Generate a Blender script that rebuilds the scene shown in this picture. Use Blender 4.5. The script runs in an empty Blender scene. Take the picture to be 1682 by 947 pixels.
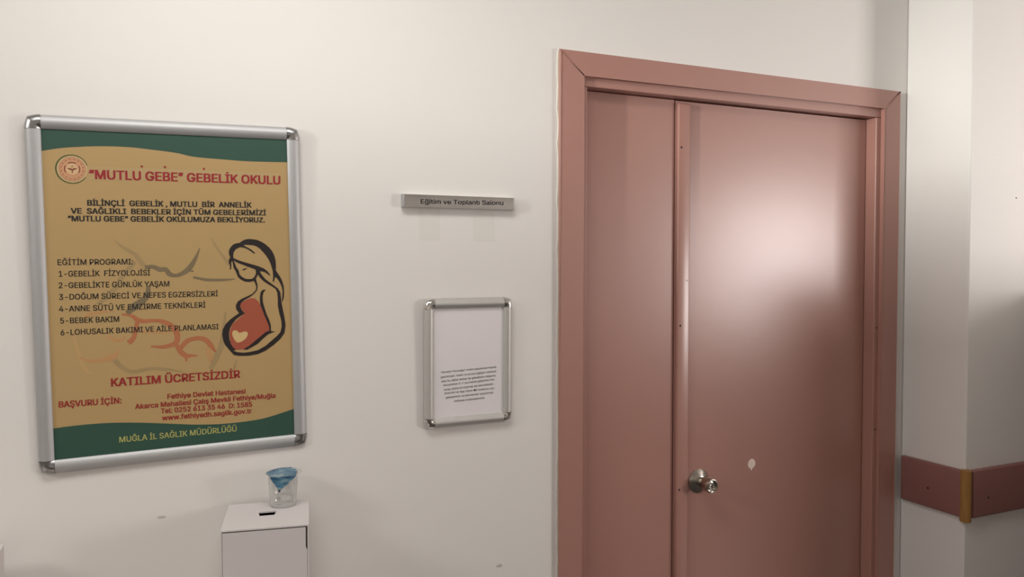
import bpy, bmesh, math, random
from mathutils import Vector, Matrix, Euler
from mathutils.geometry import tessellate_polygon
random.seed(7)
S = bpy.context.scene
COL = S.collection
R = math.radians

# ------------------------------------------------------------------ camera, world, lights, exposure
IMG_W = 1682.0
FOCAL_PX = 1309.0
cam_d = bpy.data.cameras.new('camera')
cam_d.sensor_fit = 'HORIZONTAL'
cam_d.sensor_width = 36.0
cam_d.lens = FOCAL_PX / IMG_W * 36.0
cam_d.clip_start = 0.02
cam = bpy.data.objects.new('camera', cam_d)
COL.objects.link(cam)
yaw, pitch, roll = 0.4274, -0.0314, 0.0003
fwd = Vector((math.sin(yaw) * math.cos(pitch), math.cos(yaw) * math.cos(pitch), math.sin(pitch)))
rgt = Vector((math.cos(yaw), -math.sin(yaw), 0))
upv = rgt.cross(fwd)
cam.matrix_world = Matrix(((rgt.x, upv.x, -fwd.x, 0), (rgt.y, upv.y, -fwd.y, -1.9),
                           (rgt.z, upv.z, -fwd.z, 1.6), (0, 0, 0, 1)))
S.camera = cam

S.view_settings.view_transform = 'Standard'
S.view_settings.look = 'None'
S.view_settings.gamma = 1.0
S.view_settings.use_curve_mapping = False
S.view_settings.exposure = 0.48

world = bpy.data.worlds.new('world')
world.use_nodes = True
S.world = world
bg = world.node_tree.nodes['Background']
bg.inputs['Color'].default_value = (0.75, 0.87, 1.0, 1)
bg.inputs['Strength'].default_value = 1.0

def area(name, loc, look, sx, sy, power, color=(1, 1, 1), spread=180):
    d = bpy.data.lights.new(name, 'AREA')
    d.shape = 'RECTANGLE'; d.size = sx; d.size_y = sy
    d.energy = power; d.color = color; d.spread = R(spread)
    o = bpy.data.objects.new(name, d); COL.objects.link(o)
    o.location = loc
    v = Vector(look) - Vector(loc)
    o.rotation_euler = v.to_track_quat('-Z', 'Y').to_euler()
    return o

# daylight through the window in the opposite wall, the glazed slot in the left end wall, and unseen ceiling lamps added to brighten the walls
area('window_daylight', (4.65, -3.06, 1.65), (4.65, 0, 1.65), 1.2, 1.0, 60, (1.0, 0.93, 0.885))
area('end_window_daylight', (-4.36, -1.72, 2.19), (3.0, 0, 2.1), 0.16, 0.18, 2.7, (0.98, 1.0, 0.95), 20)
area('added_ceiling_light', (-2.4, -1.2, 2.69), (-2.4, -1.2, 0), 1.15, 0.40, 36, (1.0, 0.97, 0.915))
area('added_ceiling_light', (0.1, -0.85, 2.69), (0.1, -0.85, 0), 1.15, 0.40, 11, (1.0, 0.985, 0.935))

# ------------------------------------------------------------------ materials
def lin(c):
    c = c / 255.0
    return c / 12.92 if c <= 0.04045 else ((c + 0.055) / 1.055) ** 2.4
def rgb(r, g, b): return (lin(r), lin(g), lin(b), 1)

def mat(name, color, rough=0.5, metal=0.0, noise=0.0, nscale=20.0, bump=0.0, bscale=200.0, spec=0.5,
        coat=0.0, coat_rough=0.1, stretch=None):
    m = bpy.data.materials.new(name); m.use_nodes = True
    nt = m.node_tree; p = nt.nodes['Principled BSDF']
    p.inputs['Base Color'].default_value = color
    p.inputs['Roughness'].default_value = rough
    p.inputs['Metallic'].default_value = metal
    p.inputs['Specular IOR Level'].default_value = spec
    p.inputs['Coat Weight'].default_value = coat
    p.inputs['Coat Roughness'].default_value = coat_rough
    tc = nt.nodes.new('ShaderNodeTexCoord')
    src = tc.outputs['Object']
    if stretch:
        mp = nt.nodes.new('ShaderNodeMapping'); mp.inputs['Scale'].default_value = stretch
        nt.links.new(src, mp.inputs['Vector']); src = mp.outputs['Vector']
    if noise:
        n = nt.nodes.new('ShaderNodeTexNoise'); n.inputs['Scale'].default_value = nscale
        n.inputs['Detail'].default_value = 5
        nt.links.new(src, n.inputs['Vector'])
        mx = nt.nodes.new('ShaderNodeMix'); mx.data_type = 'RGBA'
        mx.inputs['A'].default_value = tuple(c * (1 - noise) for c in color[:3]) + (1,)
        mx.inputs['B'].default_value = tuple(min(1, c * (1 + noise)) for c in color[:3]) + (1,)
        nt.links.new(n.outputs['Fac'], mx.inputs['Factor'])
        nt.links.new(mx.outputs['Result'], p.inputs['Base Color'])
    if bump:
        n = nt.nodes.new('ShaderNodeTexNoise'); n.inputs['Scale'].default_value = bscale
        n.inputs['Detail'].default_value = 3
        nt.links.new(src, n.inputs['Vector'])
        b = nt.nodes.new('ShaderNodeBump'); b.inputs['Strength'].default_value = bump
        b.inputs['Distance'].default_value = 0.002
        nt.links.new(n.outputs['Fac'], b.inputs['Height'])
        nt.links.new(b.outputs['Normal'], p.inputs['Normal'])
    return m

M = {}
M['wall'] = mat('wall_paint', (0.77, 0.735, 0.71, 1), 0.55, noise=0.02, nscale=1.4, bump=0.05, bscale=60)
M['ceiling'] = mat('ceiling_paint', (0.78, 0.77, 0.75, 1), 0.8, noise=0.02, nscale=3)
M['floor'] = mat('floor_vinyl', (0.09, 0.083, 0.08, 1), 0.4, noise=0.12, nscale=14)
M['door'] = mat('door_paint', (0.40, 0.202, 0.165, 1), 0.29, noise=0.03, nscale=2.2, bump=0.05, bscale=9, spec=0.64)
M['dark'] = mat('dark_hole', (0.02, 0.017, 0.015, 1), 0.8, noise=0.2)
M['caulk'] = mat('caulk_filler', (0.66, 0.62, 0.55, 1), 0.6, noise=0.12, nscale=40)
M['chip'] = mat('chipped_paint', (0.80, 0.66, 0.58, 1), 0.7, noise=0.05, nscale=90)
M['rail'] = mat('handrail_vinyl', (0.26, 0.112, 0.10, 1), 0.42, noise=0.05, nscale=9, bump=0.08, bscale=90)
M['wood'] = mat('mustard_wood', (0.33, 0.165, 0.045, 1), 0.4, noise=0.3, nscale=30, stretch=(6, 6, 0.4))
M['alu'] = mat('anodised_aluminium', (0.47, 0.465, 0.47, 1), 0.52, 0.55, noise=0.04, nscale=60)
M['alu_warm'] = mat('satin_aluminium', (0.56, 0.545, 0.52, 1), 0.5, 0.55, noise=0.04, nscale=60)
M['cap'] = mat('grey_corner_cap', (0.42, 0.42, 0.42, 1), 0.28, 1.0, noise=0.1, nscale=60)
M['chrome'] = mat('chrome_cap', (0.74, 0.73, 0.70, 1), 0.1, 1.0, noise=0.05, nscale=80)
M['sign'] = mat('brushed_aluminium', (0.72, 0.71, 0.69, 1), 0.22, 1.0, noise=0.12, nscale=40, stretch=(1, 20, 60))
M['brass'] = mat('satin_nickel', (0.47, 0.43, 0.38, 1), 0.24, 1.0, noise=0.06, nscale=90)
M['steel'] = mat('polished_steel', (0.80, 0.78, 0.74, 1), 0.12, 1.0, noise=0.05, nscale=90)
M['sheet'] = mat('yellow_print', (0.45, 0.30, 0.128, 1), 0.5, noise=0.02, nscale=5, coat=0.12, coat_rough=0.25)
M['green'] = mat('green_print', (0.027, 0.078, 0.055, 1), 0.5, noise=0.03, nscale=8, coat=0.12, coat_rough=0.25)
M['red'] = mat('red_print', (0.30, 0.022, 0.02, 1), 0.5, noise=0.05)
M['title_red'] = mat('title_red_print', (0.30, 0.018, 0.024, 1), 0.5, noise=0.05)
M['black'] = mat('black_print', (0.014, 0.012, 0.010, 1), 0.6, noise=0.05)
M['ink'] = mat('ink_print', (0.014, 0.008, 0.008, 1), 0.6, noise=0.05)
M['lime'] = mat('pale_lime_print', (0.44, 0.42, 0.13, 1), 0.5, noise=0.05)
M['orange'] = mat('orange_red_print', (0.37, 0.085, 0.045, 1), 0.5, noise=0.03)
M['cream'] = mat('sticker_film', (0.455, 0.315, 0.15, 1), 0.4, noise=0.03, coat=0.1, coat_rough=0.2)
M['wm_g'] = mat('grey_brush_print', (0.36, 0.25, 0.115, 1), 0.5, noise=0.12, nscale=30)
M['wm_d'] = mat('dark_brush_print', (0.20, 0.15, 0.08, 1), 0.5, noise=0.15, nscale=30)
M['wm_o'] = mat('orange_brush_print', (0.43, 0.155, 0.065, 1), 0.5, noise=0.1, nscale=30)
M['wm_p'] = mat('peach_brush_print', (0.49, 0.265, 0.11, 1), 0.5, noise=0.08, nscale=30)
M['wm_f'] = mat('faint_brush_print', (0.495, 0.315, 0.132, 1), 0.5, noise=0.05, nscale=30)
M['heart'] = mat('heart_print', (0.62, 0.44, 0.20, 1), 0.5, noise=0.02)
M['em_green'] = mat('emblem_green_print', (0.06, 0.095, 0.025, 1), 0.5, noise=0.1)
M['em_pale'] = mat('emblem_pale_print', (0.62, 0.41, 0.22, 1), 0.5, noise=0.05)
M['em_pink'] = mat('emblem_salmon_print', (0.55, 0.27, 0.145, 1), 0.5, noise=0.05)
M['em_brown'] = mat('emblem_rust_print', (0.20, 0.05, 0.02, 1), 0.5, noise=0.1)
M['paper'] = mat('white_paper', (0.84, 0.79, 0.80, 1), 0.7, noise=0.02, nscale=8)
M['grey_text'] = mat('grey_text_print', (0.09, 0.075, 0.075, 1), 0.6, noise=0.05)
M['card'] = mat('white_cardboard', (0.60, 0.56, 0.555, 1), 0.6, noise=0.02, nscale=12)
M['slit_shade'] = mat('slit_shade_brown', (0.16, 0.115, 0.10, 1), 0.8, noise=0.15, nscale=60)  # dark brown for the shade in the carton's slits
M['table'] = mat('table_laminate', (0.55, 0.50, 0.44, 1), 0.4, noise=0.06, nscale=10)
M['table_leg'] = mat('grey_steel_tube', (0.30, 0.30, 0.31, 1), 0.4, 0.8, noise=0.05)
M['cabinet'] = mat('beige_laminate', (0.26, 0.23, 0.20, 1), 0.5, noise=0.05, nscale=6)
M['lamp_body'] = mat('white_lamp_housing', (0.8, 0.8, 0.8, 1), 0.5, noise=0.02)
M['residue'] = mat('tape_residue', (0.735, 0.705, 0.672, 1), 0.5, noise=0.02, nscale=20)
M['scuff'] = mat('grey_scuff', (0.50, 0.47, 0.44, 1), 0.7, noise=0.1, nscale=60)

def clear(name, tint, gloss_rough, ior=1.45, gain=1.0, haze=0.0):
    # thin clear plastic: what lies behind shows through, the surface mirrors by Fresnel
    m = bpy.data.materials.new(name); m.use_nodes = True
    nt = m.node_tree; nt.nodes.clear()
    out = nt.nodes.new('ShaderNodeOutputMaterial')
    t = nt.nodes.new('ShaderNodeBsdfTransparent'); t.inputs['Color'].default_value = tint
    g = nt.nodes.new('ShaderNodeBsdfGlossy'); g.inputs['Roughness'].default_value = gloss_rough
    f = nt.nodes.new('ShaderNodeLayerWeight'); f.inputs['Blend'].default_value = 0.5
    pw = nt.nodes.new('ShaderNodeMath'); pw.operation = 'POWER'; pw.inputs[1].default_value = 4.0
    f0 = ((ior - 1) / (ior + 1)) ** 2 * gain
    mu = nt.nodes.new('ShaderNodeMath'); mu.operation = 'MULTIPLY_ADD'; mu.inputs[1].default_value = 1 - f0; mu.inputs[2].default_value = f0
    nt.links.new(f.outputs['Facing'], pw.inputs[0])
    mx = nt.nodes.new('ShaderNodeMixShader')
    nt.links.new(pw.outputs[0], mu.inputs[0])
    nt.links.new(mu.outputs[0], mx.inputs['Fac'])
    nt.links.new(t.outputs[0], mx.inputs[1]); nt.links.new(g.outputs[0], mx.inputs[2])
    last = mx
    if haze:
        df = nt.nodes.new('ShaderNodeBsdfDiffuse'); df.inputs['Color'].default_value = (0.9, 0.9, 0.88, 1)
        m2 = nt.nodes.new('ShaderNodeMixShader'); m2.inputs['Fac'].default_value = haze
        nt.links.new(mx.outputs[0], m2.inputs[1]); nt.links.new(df.outputs[0], m2.inputs[2]); last = m2
    nt.links.new(last.outputs[0], out.inputs['Surface'])
    return m
M['cover'] = clear('clear_cover_film', (0.995, 0.995, 0.995, 1), 0.06, 1.45)
M['cup'] = clear('clear_cup_plastic', (0.97, 0.975, 0.97, 1), 0.06, 1.5, 3.5, 0.13)
M['rim'] = clear('clear_rim_plastic', (0.85, 0.85, 0.83, 1), 0.1, 1.5, 3.0, 0.12)

# crumpled foil: blue print with paler print lines
def foil_mat():
    m = mat('blue_foil', (0.10, 0.24, 0.38, 1), 0.3, 0.35, bump=0.5, bscale=130)
    nt = m.node_tree; p = nt.nodes['Principled BSDF']
    tc = nt.nodes.new('ShaderNodeTexCoord')
    mp = nt.nodes.new('ShaderNodeMapping'); mp.inputs['Scale'].default_value = (0.5, 0.5, 2.2)
    mp.inputs['Rotation'].default_value = (0, 0.15, 0)
    n = nt.nodes.new('ShaderNodeTexNoise'); n.inputs['Scale'].default_value = 70; n.inputs['Detail'].default_value = 2
    cr = nt.nodes.new('ShaderNodeValToRGB')
    e = cr.color_ramp.elements
    e[0].position = 0.36; e[0].color = (0.035, 0.10, 0.19, 1)
    e[1].position = 0.66; e[1].color = (0.36, 0.46, 0.50, 1)
    k = e.new(0.46); k.color = (0.075, 0.20, 0.31, 1)
    k = e.new(0.58); k.color = (0.13, 0.27, 0.38, 1)
    nt.links.new(tc.outputs['Object'], mp.inputs['Vector']); nt.links.new(mp.outputs[0], n.inputs['Vector'])
    nt.links.new(n.outputs['Fac'], cr.inputs['Fac']); nt.links.new(cr.outputs['Color'], p.inputs['Base Color'])
    return m
M['foil'] = foil_mat()

# ------------------------------------------------------------------ helpers
def link(name, bm, m, parent=None, smooth=False):
    me = bpy.data.meshes.new(name)
    bmesh.ops.recalc_face_normals(bm, faces=bm.faces[:])
    bm.to_mesh(me); bm.free()
    if smooth:
        for f in me.polygons: f.use_smooth = True
        if smooth != True:
            me.set_sharp_from_angle(angle=R(smooth))
    me.materials.append(m if not isinstance(m, str) else M[m])
    o = bpy.data.objects.new(name, me); COL.objects.link(o)
    if parent: o.parent = parent
    return o
def tag(o, label, cat, group=None):
    o['label'] = label; o['category'] = cat
    if group: o['group'] = group
    return o
def struct(o): o['kind'] = 'structure'; return o
def empty(name, loc=(0, 0, 0), rot=(0, 0, 0), parent=None):
    o = bpy.data.objects.new(name, None); o.empty_display_size = 0.05
    o.location = loc; o.rotation_euler = rot; COL.objects.link(o)
    if parent: o.parent = parent
    return o
def box(bm, x0, x1, y0, y1, z0, z1, bev=0.0, seg=2):
    r = bmesh.ops.create_cube(bm, size=1.0)
    vs = r['verts']
    for v in vs:
        v.co = Vector(((x0 + x1) / 2 + v.co.x * (x1 - x0), (y0 + y1) / 2 + v.co.y * (y1 - y0), (z0 + z1) / 2 + v.co.z * (z1 - z0)))
    if bev:
        es = list({e for v in vs for e in v.link_edges})
        bmesh.ops.bevel(bm, geom=es, offset=bev, segments=seg, profile=0.5, affect='EDGES')
    return bm
def B(*a, **k): return box(bmesh.new(), *a, **k)
def prism(bm, pts, y0, y1):
    """closed outline pts (x,z) pulled from y0 to y1"""
    a = [bm.verts.new((x, y0, z)) for x, z in pts]; b = [bm.verts.new((x, y1, z)) for x, z in pts]
    n = len(pts)
    for i in range(n): bm.faces.new((a[i], a[(i + 1) % n], b[(i + 1) % n], b[i]))
    for ring in (a, b):
        for t in tessellate_polygon([[v.co for v in ring]]):
            try: bm.faces.new([ring[i] if isinstance(i, int) else i for i in t])
            except ValueError: pass
    return bm
def flat(bm, pts, y):
    """flat filled outline (x,z) printed at depth y"""
    a = [bm.verts.new((x, y, z)) for x, z in pts]
    for t in tessellate_polygon([[v.co for v in a]]):
        try: bm.faces.new([a[i] for i in t])
        except ValueError: pass
    return bm
def lathe(bm, prof, seg=32, axis='Z', origin=(0, 0, 0), close=True):
    """prof: (radius, height) list revolved about an axis through origin"""
    rings = []
    O = Vector(origin)
    for r, h in prof:
        ring = []
        for k in range(seg):
            a = 2 * math.pi * k / seg
            c, s = r * math.cos(a), r * math.sin(a)
            p = Vector((c, s, h)) if axis == 'Z' else Vector((c, -h, s))
            ring.append(bm.verts.new(p + O))
        rings.append(ring)
    for i in range(len(rings) - 1):
        for k in range(seg):
            bm.faces.new((rings[i][k], rings[i][(k + 1) % seg], rings[i + 1][(k + 1) % seg], rings[i + 1][k]))
    if close:
        bm.faces.new(rings[0]); bm.faces.new(rings[-1])
    return bm
def mm(pts): return [(x / 1000.0, z / 1000.0) for x, z in pts]
def face_front(o):
    """turn flat prints so that their faces look towards -Y"""
    me = o.data
    bm = bmesh.new(); bm.from_mesh(me)
    for f in bm.faces:
        f.normal_update()
        if f.normal.y > 0: f.normal_flip()
    bm.to_mesh(me); bm.free()
    return o
# letter outlines (thousandths; capital height 509) and advances
CAPU = 509.0
def text_mesh(bm, string, a, b, cap, y, bold=0.0):
    """one line of lettering from a to b (metres, baseline), capital height cap; bold thickens the strokes (share of the cap height)"""
    polys, pen = [], 0.0
    for ch in string:
        adv, cs = GLYPHS[ch]
        polys.append((pen, [[tuple(map(float, p.split(','))) for p in c.split()] for c in cs])); pen += adv
    xs = [px + x for px, cs in polys for c in cs for x, _ in c]
    x0, x1 = min(xs), max(xs)
    A, Bv = Vector(a), Vector(b); d = Bv - A; ln = d.length; d.normalize(); nrm = Vector((-d.y, d.x))
    sx, sz = ln / (x1 - x0), cap / CAPU
    bx, bz = bold * cap, bold * cap * .4
    offs = [(0, 0)] if not bold else [(-bx, -bz), (bx, -bz), (-bx, bz), (bx, bz)]
    for px, cs in polys:
        if not cs: continue
        loops = [[Vector(((px + x - x0) * sx, z * sz, 0)) for x, z in c] for c in cs]
        area2 = [sum(l[i - 1].cross(l[i]).z for i in range(len(l))) for l in loops]
        big = max(area2, key=abs)
        outer = [[l] for l, a_ in zip(loops, area2) if a_ * big > 0]
        for l, a_ in zip(loops, area2):              # a counter belongs to the outline around it
            if a_ * big <= 0:
                for g_ in outer:
                    q = g_[0]
                    if min(v.x for v in q) <= l[0].x <= max(v.x for v in q) and min(v.y for v in q) <= l[0].y <= max(v.y for v in q):
                        g_.append(l); break
        pts, tris = [], []
        for g_ in outer:
            base = len(pts)
            tris += [[q + base for q in t] for t in tessellate_polygon(g_)]
            pts += [v for l in g_ for v in l]
        for k, (ox, oz) in enumerate(offs):
            vs = []
            for v in pts:
                p = A + d * (v.x + ox) + nrm * (v.y + oz)
                vs.append(bm.verts.new((p.x, y - k * 4e-6, p.y)))
            for t in tris:
                try: bm.faces.new([vs[q] for q in t])
                except ValueError: pass
def lettering(name, lines, m, y, bold, parent):
    bm = bmesh.new()
    for t, a, b, cap in lines:
        text_mesh(bm, t, (a[0] / 1000, a[1] / 1000), (b[0] / 1000, b[1] / 1000), cap / 1000, y, bold)
    return face_front(link(name, bm, m, parent))

# ------------------------------------------------------------------ measured print layouts, millimetres from the sheet's centre
HEAD = [('“MUTLU GEBE” GEBELİK OKULU', (-159.6, 242.5), (226.8, 239.3), 18.5)]
SUBHEAD = [('BİLİNÇLİ  GEBELİK , MUTLU  BİR  ANNELİK', (-165.1, 186.7), (162.5, 185.7), 11.3), ('VE  SAĞLIKLI  BEBEKLER İÇİN TÜM GEBELERİMİZİ', (-195.9, 169.8), (193.7, 168.5), 11.2), ('“MUTLU GEBE” GEBELİK OKULUMUZA BEKLİYORUZ.', (-201.9, 154.0), (190.5, 152.4), 11.2)]
LIST = [('EĞİTİM PROGRAMI:', (-223.9, 63.5), (-83.9, 62.3), 11.6), ('1-GEBELİK  FİZYOLOJİSİ', (-222.7, 39.6), (-51.0, 38.0), 11.6), ('2-GEBELİKTE GÜNLÜK YAŞAM', (-223.6, 15.8), (-13.7, 12.9), 11.6), ('3-DOĞUM SÜRECİ VE NEFES EGZERSİZLERİ', (-223.9, -8.4), (85.3, -12.2), 11.6), ('4-ANNE SÜTÜ VE EMZİRME TEKNİKLERİ', (-224.8, -32.9), (58.7, -36.1), 11.6), ('5-BEBEK BAKIM', (-223.6, -57.5), (-114.4, -59.3), 11.6), ('6-LOHUSALIK BAKIMI VE AİLE PLANLAMASI', (-223.7, -82.1), (84.5, -85.9), 11.6)]
FREE = [('KATILIM ÜCRETSİZDİR', (-133.5, -196.6), (126.9, -198.6), 17.0)]
CONTACT = [('BAŞVURU İÇİN:', (-232.3, -232.3), (-116.0, -234.1), 12.4), ('Fethiye Devlet Hastanesi', (-24.8, -233.2), (137.9, -235.5), 10.7), ('Akarca Mahallesi Çalış Mevkii Fethiye/Muğla', (-89.3, -249.3), (203.3, -251.3), 10.6), ('Tel: 0252 613 35 46  D: 1585', (-38.9, -263.9), (151.1, -266.9), 10.7), ('www.fethiyedh.saglik.gov.tr', (-36.9, -279.5), (150.0, -281.9), 10.7)]
FOOT = [('MUĞLA İL SAĞLIK MÜDÜRLÜĞÜ', (-122.3, -318.4), (116.0, -320.1), 12.1)]
TOPWAVE = [(-244.8, 296.4), (-205.4, 304.5), (-141.7, 310.4), (-86.0, 311.0), (-38.3, 307.4), (9.8, 302.4), (44.8, 295.4), (103.2, 291.9), (157.9, 289.5), (244.1, 290.2)]
BOTWAVE = [(-244.1, -275.1), (-203.6, -273.3), (-143.4, -274.1), (-81.5, -279.9), (-8.5, -290.4), (32.4, -296.2), (86.2, -300.3), (141.7, -299.7), (184.3, -295.6), (244.1, -281.6)]
INK = [[(113.0, 75.4), (111.2, 84.1), (112.0, 90.6), (115.6, 97.0), (121.3, 102.7), (127.5, 105.3), (135.1, 106.2), (139.4, 109.8), (146.4, 113.4), (154.8, 114.9), (163.1, 114.4), (172.9, 112.5), (181.2, 108.8), (189.6, 103.6), (197.9, 96.2), (204.8, 87.3), (209.5, 76.9), (212.1, 66.5), (212.8, 54.7), (212.2, 42.9), (215.6, 36.9), (220.4, 29.4), (224.5, 21.1), (227.2, 12.8), (229.1, 3.9), (229.2, -9.1), (228.7, -19.9), (226.2, -27.0), (223.5, -31.3), (225.2, -19.8), (226.3, -5.5), (224.4, 5.2), (221.4, 13.0), (217.3, 20.6), (213.2, 25.8), (210.3, 27.4), (206.4, 15.7), (204.8, 17.9), (206.1, 28.3), (205.7, 40.1), (203.7, 49.0), (201.1, 57.9), (197.1, 68.2), (191.7, 77.1), (184.8, 86.0), (178.0, 93.4), (171.1, 98.6), (164.2, 100.6), (155.8, 101.7), (147.5, 102.0), (142.6, 100.8), (150.1, 96.6), (159.7, 90.7), (167.9, 82.6), (166.4, 81.2), (159.6, 86.4), (151.4, 92.3), (144.5, 95.5), (137.6, 96.8), (132.1, 95.4), (125.8, 91.8), (121.5, 85.4), (120.2, 78.2), (120.7, 72.7), (117.0, 73.2)], [(115.7, 74.2), (121.1, 72.1), (129.9, 67.9), (139.5, 64.1), (149.1, 61.0), (158.8, 57.9), (168.5, 54.8), (176.9, 51.7), (185.2, 47.9), (192.2, 42.6), (197.0, 36.6), (200.4, 29.9), (196.2, 32.9), (190.6, 37.5), (185.0, 40.3), (178.0, 41.9), (177.9, 37.8), (182.0, 31.8), (188.8, 22.8), (197.2, 15.9), (207.0, 8.3), (215.4, 1.3), (220.2, -6.2), (220.9, -8.8), (222.7, -30.4), (224.9, -44.8), (228.7, -66.4), (230.8, -84.4), (227.8, -102.2), (217.9, -116.0), (202.0, -129.3), (184.5, -140.7), (167.3, -147.5), (148.7, -149.8), (127.0, -148.9), (115.5, -145.8), (105.9, -133.8), (102.8, -128.3), (107.7, -129.5), (114.1, -136.1), (122.2, -140.1), (135.5, -142.4), (150.6, -141.6), (167.6, -138.7), (184.8, -130.0), (198.8, -118.4), (211.1, -108.4), (219.1, -99.9), (222.1, -87.6), (221.6, -73.2), (217.7, -57.0), (214.7, -39.0), (215.1, -21.2), (214.4, -8.6), (211.0, 0.0), (204.0, 5.4), (195.6, 10.8), (185.8, 17.7), (177.6, 26.1), (172.9, 33.5), (170.9, 38.0), (168.3, 45.3), (158.6, 49.6), (148.9, 53.3), (139.3, 57.9), (131.1, 60.9), (125.7, 63.7), (121.7, 67.3), (116.3, 71.0)], [(117.0, 72.2), (119.4, 59.4), (120.5, 50.7), (125.1, 41.9), (128.9, 30.3), (135.6, 23.5), (143.8, 18.9), (153.5, 17.9), (163.4, 19.9), (166.0, 14.7), (168.3, 5.8), (167.0, -1.5), (165.4, -6.9), (166.5, -1.8), (159.3, -9.4), (149.1, -14.3), (135.6, -20.0), (127.1, -25.8), (122.7, -34.3), (123.6, -43.1), (129.7, -52.1), (119.6, -58.6), (109.5, -65.9), (99.3, -75.9), (93.3, -87.7), (91.8, -99.8), (94.2, -113.9), (98.0, -122.8), (104.3, -131.1), (110.8, -136.7), (120.7, -134.7), (115.1, -130.0), (109.6, -120.9), (106.6, -109.4), (106.2, -95.4), (108.9, -85.1), (114.2, -74.9), (122.7, -64.8), (132.8, -58.0), (141.6, -53.1), (135.7, -46.2), (131.5, -36.4), (134.5, -28.7), (142.2, -22.3), (152.3, -17.1), (161.8, -10.4), (168.7, -2.7), (169.8, -0.1), (171.1, 5.7), (170.5, 13.1), (168.4, 21.2), (168.0, 24.8), (170.9, 30.6), (172.6, 37.9), (172.4, 43.8), (168.3, 45.3), (168.3, 36.6), (165.0, 29.3), (159.3, 24.4), (150.9, 24.1), (144.0, 25.5), (137.2, 30.0), (132.5, 36.0), (130.7, 44.7), (126.7, 50.6), (123.5, 59.4), (121.6, 65.2), (120.6, 70.2)], [(113.4, 74.0), (110.7, 68.2), (110.3, 62.5), (112.5, 56.7), (113.2, 50.2), (111.2, 46.3), (114.9, 48.0), (115.6, 55.2), (115.3, 62.4), (118.2, 67.4), (118.4, 72.2)], [(189.1, -0.8), (181.4, -1.4), (177.0, -7.4), (175.3, -19.7), (175.8, -33.8), (179.4, -44.6), (184.1, -59.0), (189.7, -73.4), (193.7, -84.3), (194.6, -95.4), (185.6, -98.4), (175.2, -106.7), (161.4, -117.6), (149.3, -127.4), (135.7, -134.8), (144.0, -135.9), (156.0, -130.0), (168.0, -123.6), (178.4, -113.6), (190.6, -103.7), (199.3, -100.3), (207.1, -98.4), (197.8, -96.4), (197.7, -82.7), (194.9, -71.9), (188.5, -55.6), (184.6, -41.3), (181.5, -28.8), (181.4, -14.6), (183.9, -5.9)], [(138.7, 45.3), (141.8, 47.4), (149.5, 49.8), (147.3, 47.3), (142.4, 44.5)]]
DRESS = [(131.9, -31.2), (143.8, -23.8), (155.6, -19.0), (164.0, -20.2), (171.4, -26.6), (175.8, -35.6), (184.1, -59.0), (194.5, -86.1), (194.6, -95.9), (185.6, -99.0), (175.2, -107.2), (161.4, -117.9), (149.3, -127.8), (135.7, -134.8), (120.7, -134.7), (111.0, -127.1), (108.1, -113.0), (107.3, -95.5), (114.1, -76.6), (141.6, -53.1), (131.5, -36.4)]
HEART = [(128.4, -97.2), (125.2, -93.0), (121.2, -90.5), (116.2, -90.7), (113.1, -94.9), (113.4, -101.9), (116.5, -110.0), (121.2, -117.3), (125.3, -118.9), (132.9, -117.1), (141.4, -111.4), (145.7, -104.7), (147.1, -98.6), (144.3, -94.9), (139.3, -94.3), (133.4, -96.0)]
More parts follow.
